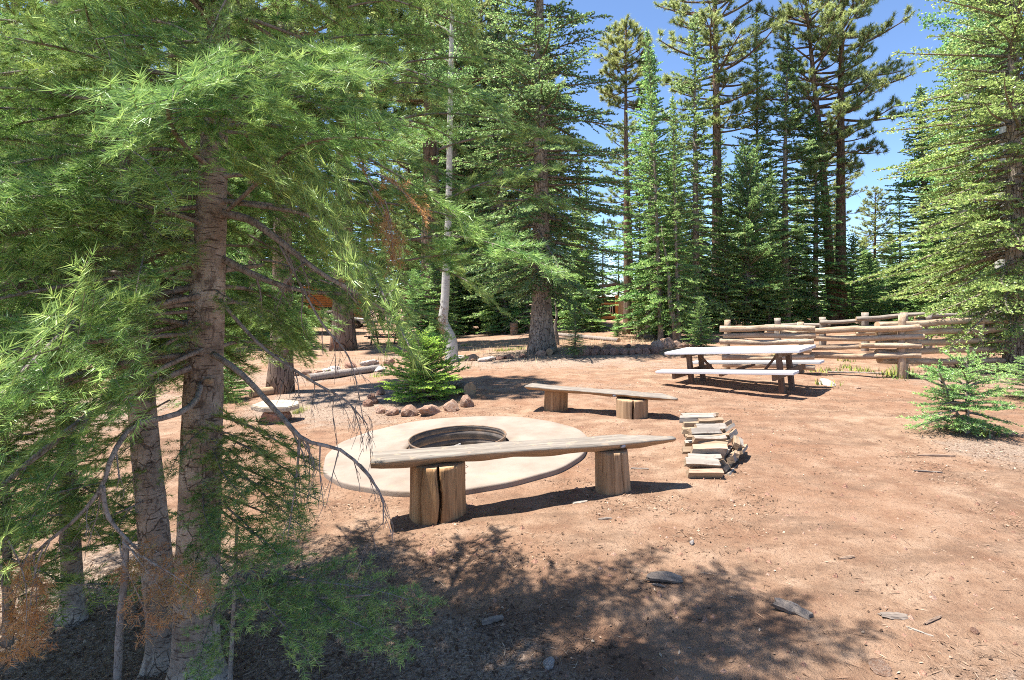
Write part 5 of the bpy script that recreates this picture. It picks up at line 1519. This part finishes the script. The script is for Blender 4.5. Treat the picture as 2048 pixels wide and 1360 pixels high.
def put_branch(parent, me, at, az, pitch, roll=0.0, s=1.0, name='branch', label=None):
    o = obj(name, me, parent, Vector(at) - Vector(parent.location), (roll, -pitch, az), s)
    if label: o['label'] = label
    return o
def aim_branch(parent, me, a, b, L, roll=0.0, name='branch', droop_fix=0.15, label=None):
    """branch that starts at a and reaches towards b"""
    d = Vector(b) - Vector(a); az = math.atan2(d.y, d.x)
    pitch = math.asin(max(-1, min(1, d.z / d.length))) + droop_fix
    return put_branch(parent, me, a, az, pitch, roll, d.length / L, name, label)

def near_trunk(parent, pix, Y, rad, seed, sides=30, n=70, mat='bark_fir', dY=None):
    pts = [P(x, y, Y if dY is None else Y + dY[i]) for i, (x, y) in enumerate(pix)]
    path = spline(pts, n)
    m = len(rad) - 1
    def rr(t):
        u = t * m; i = min(int(u), m - 1); return rad[i] + (rad[i + 1] - rad[i]) * (u - i)
    off = seed * 11.0; zg = G(path[0].x, path[0].y)
    def rfun(th, t, i):
        p = path[i]
        return 1 + (0.5 + 0.2 * math.sin(3 * th + seed)) * math.exp(-max(0.0, p.z - zg) / 0.07) + 0.05 * mn.noise(Vector((math.cos(th) * 1.2, math.sin(th) * 1.2, p.z * 3 + off))) + 0.035 * mn.noise(Vector((math.cos(th) * 4, math.sin(th) * 4, p.z * 16 + off))) + 0.02 * mn.noise(Vector((math.cos(th) * 9, math.sin(th) * 9, p.z * 50 + off)))
    V, T = tube([p - Vector(parent.location) for p in path], [rr(i / (n - 1)) for i in range(n)], sides, True, 0.006, seed, rfun)
    obj('trunk', mesh_arrays('near_trunk', V, T, [MAT[mat]], None, True), parent)
    return path

def crown_branches(parent, path, seed, count, z0, z1, Lmax, right_min=2.0, mind=1.15, front=True):
    rnd = random.Random(seed); made = 0; az = rnd.uniform(0, 6)
    tries = 0
    while made < count and tries < count * 6:
        tries += 1
        h = ((made + rnd.random()) / count) ** 1.35
        z = z0 + (z1 - z0) * h
        az += 2.399 + rnd.uniform(-0.4, 0.4)
        a = az % (2 * math.pi)
        if math.cos(a) > 0.05 and z < right_min: continue
        p = min(path, key=lambda q: abs(q.z - z)).copy(); p.z = z
        L = Lmax * max(0.28, 1 - 0.30 * max(0, z - 2.0)) * rnd.uniform(0.6, 1.08)
        tip = p + Vector((math.cos(a), math.sin(a), -0.15)) * L
        if (tip - Vector((0, 0, EYE))).length < mind or (p.lerp(tip, 0.7) - Vector((0, 0, EYE))).length < mind: continue
        kind = 'long' if L > 1.4 else ('mid' if L > 0.95 else 'short')
        base = {'long': 1.7, 'mid': 1.2, 'short': 0.72}[kind]
        if z < 2.0 and rnd.random() < 0.45: kind, base = 'sparse', 1.1
        put_branch(parent, rnd.choice(NB[kind]), p, a, R(rnd.uniform(-14, 14) + 6 * (z - 2)), R(rnd.uniform(-50, 50)), L / base)
        made += 1

def limb(parent, name, pts, r0, r1, mat, subs, sublen, seed, depth=2, down=0.6, label=None, start=0.3):
    B = Buf(); rnd = random.Random(seed)
    q = [p - Vector(parent.location) for p in spline(pts, 18)]
    bare_branch(B, q, r0, r1, rnd, subs, sublen, depth, start, 9, down, seed)
    o = obj(name, B.mesh(name, [MAT[mat]]), parent)
    if label: o['label'] = label
    return o

def build_near_firs():
    rnd = random.Random(5)
    # main trunk
    gA = P(390, 1330, 2.40); gA.z = G(gA.x, gA.y)
    A = thing('fir_tree', 'nearest fir with the thick grey cracked trunk and wide overhanging branches', 'tree', gA)
    pa = near_trunk(A, [(388, 1420), (397, 1100), (406, 820), (414, 600), (424, 400), (432, 200), (440, -100), (446, -900)], 2.40,
                    [0.096, 0.087, 0.079, 0.070, 0.060, 0.05, 0.04, 0.02], 1, 48, 150)
    crown_branches(A, pa, 21, 134, 1.35, 4.4, 1.66, 2.0)
    for px, py in ((436, 757), (396, 806), (409, 655)):
        c = P(px, py, 2.40); ax = (-c + Vector((0, 0, EYE))).normalized()
        base = min(pa, key=lambda q: abs(q.z - c.z)); rr = 0.088
        V, T = tube([Vector((0, 0, -0.02)), Vector((0, 0, 0.006))], [0.014, 0.012], 12, True)
        pos = c + Vector((0, -rr * 0.93, 0))
        obj('cut_knot', mesh_arrays('cut_knot', V, T, [MAT['split']], None, False), A, pos - gA, (R(90), 0, 0))
    # bare limbs that show against the light
    limb(A, 'dead_limb', [P(425, 708, 2.32), P(480, 745, 2.25), P(560, 830, 2.15), P(610, 880, 2.08), P(690, 905, 2.05), P(760, 985, 2.0), P(766, 1050, 1.98)], 0.014, 0.002, 'bark_dead', 13, 0.30, 61, 2, 0.75, 'bare grey dead limb arching down to the right', 0.35)
    limb(A, 'dead_limb', [P(600, 872, 2.1), P(592, 960, 2.08), P(575, 1075, 2.06)], 0.006, 0.0015, 'bark_dead', 6, 0.16, 62, 1, 0.9)
    limb(A, 'limb', [P(400, 765, 2.34), P(392, 800, 2.22), P(350, 830, 2.05), P(270, 850, 1.95), P(225, 910, 1.85), P(203, 975, 1.80), P(150, 1040, 1.76), P(60, 1115, 1.72), P(10, 1200, 1.70)], 0.014, 0.003, 'bark_dead', 8, 0.26, 63, 2, 0.6, 'curved dead limb reaching to the lower left', 0.45)
    limb(A, 'limb', [P(204, 972, 1.80), P(215, 1030, 1.79), P(250, 1075, 1.78), P(310, 1130, 1.76)], 0.009, 0.003, 'bark_dead', 4, 0.12, 64, 1, 0.6)
    limb(A, 'limb', [P(440, 425, 2.40), P(500, 440, 2.35), P(560, 482, 2.3), P(640, 545, 2.25), P(720, 590, 2.2), P(800, 640, 2.2)], 0.020, 0.004, 'bark_twig', 10, 0.30, 65, 2, 0.6)
    limb(A, 'limb', [P(440, 515, 2.40), P(520, 555, 2.38), P(600, 580, 2.36), P(715, 590, 2.3)], 0.018, 0.006, 'bark_twig', 8, 0.30, 66, 2, 0.8)
    limb(A, 'limb', [P(440, 600, 2.38), P(520, 690, 2.3), P(620, 760, 2.28), P(690, 800, 2.26), P(735, 850, 2.25)], 0.009, 0.002, 'bark_dead', 12, 0.26, 67, 2, 0.9)
    limb(A, 'limb', [P(380, 480, 2.42), P(300, 480, 2.38), P(180, 505, 2.3), P(90, 520, 2.2), P(-10, 525, 2.1)], 0.020, 0.008, 'bark_twig', 8, 0.3, 68, 2, 0.5)
    limb(A, 'limb', [P(560, 490, 2.3), P(640, 640, 2.25), P(700, 720, 2.22), P(728, 850, 2.2)], 0.006, 0.0015, 'bark_dead', 9, 0.25, 69, 2, 0.9)
    # foliage that hangs at the right end of the crown
    for k, (a, b, kind, L, Y0, Y1) in enumerate([((700, 560), (1040, 500), 'mid', 1.2, 2.25, 1.95), ((820, 480), (1110, 510), 'short', 0.72, 2.2, 1.9), ((620, 420), (1010, 420), 'mid', 1.2, 2.3, 2.05),
                                               ((860, 420), (1110, 330), 'short', 0.72, 2.3, 2.2), ((880, 300), (1170, 255), 'mid', 1.2, 2.6, 2.5), ((760, 250), (1080, 220), 'mid', 1.2, 2.5, 2.4), ((880, 540), (1010, 620), 'short', 0.72, 2.1, 1.95),
                                               ((720, 590), (900, 650), 'short', 0.72, 2.25, 2.2), ((640, 560), (790, 640), 'short', 0.72, 2.3, 2.3), ((800, 130), (1050, 120), 'mid', 1.2, 2.6, 2.5), ((520, 520), (700, 600), 'short', 0.72, 2.4, 2.3),
                                               ((560, 330), (760, 420), 'mid', 1.2, 2.3, 2.0), ((760, 320), (980, 390), 'mid', 1.2, 2.35, 2.25), ((790, 170), (990, 190), 'mid', 1.2, 2.5, 2.4), ((760, 60), (960, 70), 'mid', 1.2, 2.5, 2.4), ((820, 400), (960, 440), 'short', 0.72, 2.3, 2.25), ((700, 20), (930, -10), 'mid', 1.2, 2.4, 2.3), ((800, 240), (960, 300), 'short', 0.72, 2.3, 2.3), ((830, 480), (940, 560), 'short', 0.72, 2.3, 2.2), ((300, 40), (480, 140), 'short', 0.72, 1.9, 1.75), ((520, 150), (400, 260), 'short', 0.72, 1.95, 1.75), ((340, 190), (460, 300), 'short', 0.72, 2.0, 1.85), ((480, -40), (400, 120), 'short', 0.72, 1.9, 1.7), ((220, 300), (120, 420), 'short', 0.72, 2.1, 1.8), ((560, 200), (800, 240), 'mid', 1.2, 2.3, 1.9), ((640, 90), (880, 60), 'mid', 1.2, 2.5, 2.3), ((900, 380), (1130, 390), 'short', 0.72, 2.35, 2.3)]):
        aim_branch(A, NB[kind][k % 3], P(*a, Y0), P(*b, Y1), L, R(rnd.uniform(-20, 20)))
    for z, az, L in ((3.5, 0.25, 1.7), (3.75, 0.5, 1.6), (4.0, 0.1, 1.65), (4.2, 0.4, 1.5), (4.4, 0.7, 1.4), (3.6, 0.85, 1.5), (3.9, -0.2, 1.6)):  # high boughs out of view, added to throw shadow on the dirt at right
        p = min(pa, key=lambda q: abs(q.z - z)).copy()
        put_branch(A, NB['long'][int(z * 10) % 3], p, az, R(10), 0.1, L / 1.7)
    # dead orange sprays
    for k, (a, b, Y) in enumerate([((740, 380), (800, 520), 2.0), ((760, 350), (865, 420), 1.98), ((700, 300), (735, 320), 2.0), ((770, 430), (810, 500), 1.95), ((745, 360), (850, 400), 2.02), ((730, 400), (760, 500), 2.05),
                                   ((60, 1090), (5, 1300), 1.70), ((100, 1085), (45, 1240), 1.72), ((70, 1110), (60, 1310), 1.68), ((10, 1130), (-5, 1330), 1.66),
                                   ((250, 1080), (395, 1215), 1.77), ((255, 1085), (370, 1130), 1.78), ((270, 1100), (345, 1250), 1.75), ((245, 1085), (290, 1290), 1.80), ((690, 480), (700, 560), 2.1), ((880, 600), (890, 660), 2.1), ((735, 360), (815, 510), 1.85), ((750, 345), (870, 425), 1.84), ((770, 400), (800, 540), 1.86), ((690, 290), (740, 340), 1.8), ((20, 1080), (70, 1290), 1.62), ((90, 1100), (20, 1330), 1.64), ((290, 1110), (415, 1205), 1.72)]):
        aim_branch(A, NB['dead'][k % 3], P(*a, Y), P(*b, Y - 0.05), 0.55, R(rnd.uniform(-40, 40)), 'dead_branch', 0.05)
    # low green branches round the foot of the trunk
    for k, (a, b, kind, L, Y0, Y1) in enumerate([((420, 830), (650, 930), 'low', 0.62, 2.35, 2.1), ((410, 880), (600, 1060), 'low', 0.62, 2.35, 2.1), ((420, 920), (640, 1000), 'low', 0.62, 2.4, 2.2), ((400, 960), (540, 1110), 'low', 0.62, 2.35, 2.05), ((410, 860), (540, 900), 'low', 0.62, 2.3, 2.1),
                                               ((420, 990), (620, 1060), 'low', 0.62, 2.4, 2.3), ((400, 1050), (480, 1230), 'low', 0.62, 2.3, 1.9), ((500, 1140), (840, 1215), 'lowlong', 1.0, 2.3, 2.05), ((490, 1150), (740, 1270), 'lowlong', 1.0, 2.25, 2.0), ((480, 1160), (640, 1320), 'low', 0.62, 2.2, 1.9),
                                               ((600, 1190), (800, 1300), 'low', 0.62, 2.15, 2.0), ((430, 1200), (400, 1380), 'low', 0.62, 2.1, 1.8), ((470, 1250), (420, 1350), 'low', 0.62, 2.0, 1.8), ((420, 640), (350, 700), 'low', 0.62, 2.3, 2.1), ((430, 580), (520, 640), 'low', 0.62, 2.35, 2.2),
                                               ((410, 850), (330, 960), 'low', 0.62, 2.28, 2.0), ((420, 900), (480, 1000), 'low', 0.62, 2.26, 1.95), ((400, 980), (430, 1090), 'low', 0.62, 2.26, 1.95), ((430, 1010), (560, 1120), 'low', 0.62, 2.3, 2.0), ((410, 1080), (370, 1200), 'low', 0.62, 2.25, 1.95), ((440, 870), (600, 960), 'low', 0.62, 2.3, 2.05), ((440, 940), (590, 1010), 'low', 0.62, 2.3, 2.1), ((470, 1090), (600, 1110), 'low', 0.62, 2.3, 2.1), ((300, 870), (180, 960), 'low', 0.62, 2.5, 2.3), ((300, 930), (200, 1040), 'low', 0.62, 2.5, 2.3), ((395, 700), (290, 790), 'lowlong', 1.0, 2.35, 2.1), ((390, 720), (180, 860), 'lowlong', 1.0, 2.35, 2.1), ((340, 800), (170, 930), 'low', 0.62, 2.3, 2.1)]):
        aim_branch(A, rnd.choice(NB[kind]), P(*a, Y0), P(*b, Y1), L, R(rnd.uniform(-25, 25)), 'branch', 0.1)
    limb(A, 'limb', [P(400, 1095, 2.35), P(470, 1120, 2.3), P(540, 1170, 2.22), P(620, 1195, 2.15), P(740, 1190, 2.05)], 0.009, 0.003, 'bark_twig', 6, 0.12, 70, 1, 0.3)

    gB = P(332, 1345, 2.55); gB.z = G(gB.x, gB.y)
    Bt = thing('fir_tree', 'second near fir with the thinner trunk left of the thick one', 'tree', gB)
    pb = near_trunk(Bt, [(345, 1420), (312, 1110), (287, 850), (268, 600), (262, 400), (257, 150), (250, -600)], 2.55, [0.074, 0.065, 0.058, 0.050, 0.043, 0.036, 0.02], 2, 40, 130)
    crown_branches(Bt, pb, 22, 74, 1.45, 4.0, 1.35, 1.9)
    limb(Bt, 'limb', [P(262, 500, 2.5), P(210, 560, 2.4), P(120, 660, 2.3), P(40, 750, 2.2)], 0.016, 0.005, 'bark_twig', 10, 0.3, 71, 2, 0.6)
    limb(Bt, 'limb', [P(275, 640, 2.5), P(240, 690, 2.35), P(228, 740, 2.3), P(215, 800, 2.28)], 0.011, 0.002, 'bark_dead', 6, 0.25, 72, 2, 0.8)
    limb(Bt, 'limb', [P(290, 1000, 2.5), P(250, 1020, 2.4), P(180, 1045, 2.3)], 0.006, 0.002, 'bark_dead', 6, 0.2, 73, 1, 0.5)
    gC = P(146, 1205, 2.95); gC.z = G(gC.x, gC.y)
    Ct = thing('fir_tree', 'slim third fir trunk nearest the left edge', 'tree', gC)
    pc = near_trunk(Ct, [(148, 1240), (138, 1000), (128, 780), (122, 560), (118, 300), (108, -400)], 2.95, [0.052, 0.044, 0.039, 0.034, 0.03, 0.02], 3, 20, 50)
    crown_branches(Ct, pc, 23, 44, 1.2, 4.3, 1.15, 1.7)
    for k in range(24):
        z = 0.30 + 0.05 * k; a = rnd.uniform(1.9, 6.2)
        p = min(pc, key=lambda q: abs(q.z - z)).copy()
        put_branch(Ct, rnd.choice(NB['low']), p, a, R(rnd.uniform(-15, 10)), R(rnd.uniform(-20, 20)), rnd.uniform(0.7, 1.1))
    gD = P(14, 1240, 2.55); gD.z = G(gD.x, gD.y)
    D = thing('young_fir', 'young dark green fir at the left edge in front of the trunks', 'tree', gD)
    pd = near_trunk(D, [(16, 1290), (14, 1100), (10, 900), (8, 760), (6, 690)], 2.55, [0.022, 0.018, 0.014, 0.008, 0.003], 4, 12, 30)
    for k in range(46):
        z = 0.30 + 1.08 * k / 46; a = k * 2.399
        p = min(pd, key=lambda q: abs(q.z - z)).copy(); p.z = z
        put_branch(D, rnd.choice(NB['low']), p, a, R(rnd.uniform(0, 22)), R(rnd.uniform(-20, 20)), (1.25 - 0.72 * k / 46) * rnd.uniform(0.8, 1.1))
    # dead poles
    gE = P(240, 1345, 2.32); gE.z = G(gE.x, gE.y)
    E = thing('dead_sapling', 'thin broken dead pole standing in front of the second fir trunk', 'dead tree', gE)
    limb(E, 'stem', [P(232, 1420, 2.3), P(240, 1250, 2.32), P(250, 1150, 2.33), P(252, 1075, 2.34)], 0.017, 0.012, 'bark_dead', 3, 0.12, 74, 1, 0.4, None, 0.6)
    gF = P(460, 1345, 2.35); gF.z = G(gF.x, gF.y)
    F = thing('dead_sapling', 'thin pale stem right of the thick fir trunk at the bottom', 'dead tree', gF)
    limb(F, 'stem', [P(457, 1420, 2.3), P(463, 1300, 2.32), P(468, 1200, 2.33), P(474, 1050, 2.4)], 0.011, 0.006, 'bark_twig', 6, 0.2, 75, 1, 0.4, None, 0.4)
build_near_firs()

# ------------------------------------------------------------------ litter, weeds
def build_litter():
    rng = np.random.default_rng(9)
    def scatter(n, pred, ylo=1.6, yhi=14, power=1.4):
        Y = ylo + (yhi - ylo) * rng.random(n * 3) ** power
        X = (rng.random(n * 3) * 2 - 1) * (Y * 1.0 + 0.3)
        keep = rng.random(n * 3) < pred(X, Y)
        r = np.hypot(X - PIT[0], Y - PIT[1]); keep &= r > 1.47
        X, Y = X[keep][:n], Y[keep][:n]
        return X, Y, gz(X, Y)
    def slivers(name, n, pred, lr, wr, vmu, vsd, lift, label, **k):
        X, Y, Z = scatter(n, pred, **k); n = len(X)
        a = rng.random(n) * 2 * math.pi; L = rng.uniform(*lr, n) ; w = rng.uniform(*wr, n)
        c = np.stack([X, Y, Z + lift], 1); d = np.stack([np.cos(a), np.sin(a), rng.normal(0, 0.16, n)], 1); s = np.stack([-np.sin(a), np.cos(a), rng.normal(0, 0.25, n)], 1)
        top = np.array([0, 0, 1.0])
        b = d * 0.35 * L[:, None] * 0.4 * rng.normal(0, 0.5, n)[:, None] * 0
        A = c - d * L[:, None] / 2; Bq = c + d * L[:, None] / 2; m0 = c + s * w[:, None] / 2; m1 = c - s * w[:, None] / 2; tp = c + top * (w * 0.5)[:, None]
        V = np.stack([A, Bq, m0, m1, tp], 1).reshape(-1, 3); i = np.arange(n) * 5
        T = np.concatenate([np.stack([i, i + 3, i + 4], 1), np.stack([i + 3, i + 1, i + 4], 1), np.stack([i + 1, i + 2, i + 4], 1), np.stack([i + 2, i, i + 4], 1)])
        v = np.tile(np.clip(rng.normal(vmu, vsd, n), 0, 1), 4)
        o = obj(name, mesh_arrays(name, V, T, [MAT['litter']], None, False, v)); o['kind'] = 'stuff'; o['label'] = label; o['category'] = 'litter'
    patch = lambda X, Y: np.clip((fbm(X * 0.7 + 5, Y * 0.7, 2, 62) - 0.45) * 4, 0, 1) * np.clip((fbm(X * 2.6, Y * 2.6, 3, 61) - 0.46) * 7, 0, 1)
    dens = lambda X, Y: np.clip(0.07 + 1.6 * patch(X, Y) + 0.8 * np.clip(duff_at(X, Y) - 0.12, 0, 1), 0, 1)
    slivers('needle_litter', 26000, lambda X, Y: np.clip(np.clip(duff_at(X, Y) - 0.1, 0, 1) * 0.9 + 0.04 + patch(X, Y) * 0.9, 0, 1), (0.02, 0.06), (0.002, 0.004), 0.35, 0.25, 0.003, 'dry brown needles strewn over the dirt', yhi=9, power=1.3)
    slivers('twig_litter', 10000, dens, (0.03, 0.14), (0.0025, 0.005), 0.28, 0.2, 0.005, 'small broken twigs strewn over the dirt', yhi=13)
    slivers('bark_litter', 16000, dens, (0.010, 0.032), (0.006, 0.018), 0.22, 0.25, 0.004, 'little bark chips strewn over the dirt', yhi=16)
    slivers('wood_chip_litter', 320, dens, (0.012, 0.035), (0.006, 0.013), 0.9, 0.1, 0.005, 'pale wood chips strewn over the dirt', yhi=12)
    # pebbles
    X, Y, Z = scatter(2600, lambda X, Y: 0.25 + 0.75 * (fbm(X * 0.9, Y * 0.9, 3, 71) > 0.5), 1.6, 14, 1.4)
    n = len(X); c = np.stack([X, Y, Z], 1); r = rng.gamma(2, 0.0032, n)[:, None] + 0.003
    ax = np.array([[1, 0, 0], [0, 1, 0], [-1, 0, 0], [0, -1, 0], [0, 0, 1]], float)
    V = (c[:, None, :] + ax[None] * r[:, None, :] * rng.uniform(0.6, 1.3, (n, 5, 1))).reshape(-1, 3); i = np.arange(n) * 5
    T = np.concatenate([np.stack([i + k, i + (k + 1) % 4, i + 4], 1) for k in range(4)])
    o = obj('pebbles', mesh_arrays('pebbles', V, T, [MAT['rock_red']])); o['kind'] = 'stuff'; o['label'] = 'small pebbles strewn over the red dirt'; o['category'] = 'gravel'
    # weeds and dry grass
    def blades(name, spots, mat, h, w, per, label, spread):
        Vs = []; vv = []
        for (px, py, k) in spots:
            g = on_ground(px, py)
            for j in range(int(per * k)):
                q = rng.normal(0, spread, 2); x, y = g.x + q[0], g.y + q[1]; z = G(x, y)
                a = rng.random() * 6.28; hh = h * rng.uniform(0.4, 1.2); l = rng.uniform(0.1, 0.7) * hh
                dx, dy = math.cos(a), math.sin(a)
                Vs += [(x - dy * w, y + dx * w, z - 0.005), (x + dy * w, y - dx * w, z - 0.005), (x + dx * l, y + dy * l, z + hh)]; vv.append(np.clip(rng.normal(0.5, 0.25), 0, 1))
        o = obj(name, mesh_arrays(name, Vs, np.arange(len(Vs)).reshape(-1, 3), [MAT[mat]], None, False, vv)); o['kind'] = 'stuff'; o['label'] = label; o['category'] = 'ground cover'
    r2 = random.Random(6)
    blades('weeds', [(1725, 742, 1), (1700, 735, .6), (1780, 748, 1), (1800, 742, 1.2), (1790, 756, .8), (1660, 742, .6), (1625, 742, .5), (1690, 722, .5), (1815, 752, .8), (1890, 760, .7), (1655, 770, .4), (1000, 702, 1), (1020, 700, 1.2), (1042, 698, .8), (820, 690, .6), (930, 692, .6), (760, 752, .7), (640, 745, .5), (1480, 705, .6), (1555, 716, .5), (1960, 868, .4)], 'weed', 0.12, 0.012, 60, 'low yellow-green weeds scattered on the dirt', 0.12)
    blades('dry_grass', [(r2.uniform(560, 1060), r2.uniform(664, 735), 1) for _ in range(60)] + [(r2.uniform(1100, 1330), r2.uniform(672, 690), 1) for _ in range(30)] + [(r2.uniform(0, 500), r2.uniform(690, 760), 1) for _ in range(25)], 'dry_grass', 0.14, 0.006, 34, 'thin dry grass on the far ground', 0.5)
    blades('grass_tuft', [(595, 826, 1.2), (603, 822, .8)], 'weed', 0.11, 0.003, 90, 'small green grass tuft beside the stone slab', 0.05)
build_litter()
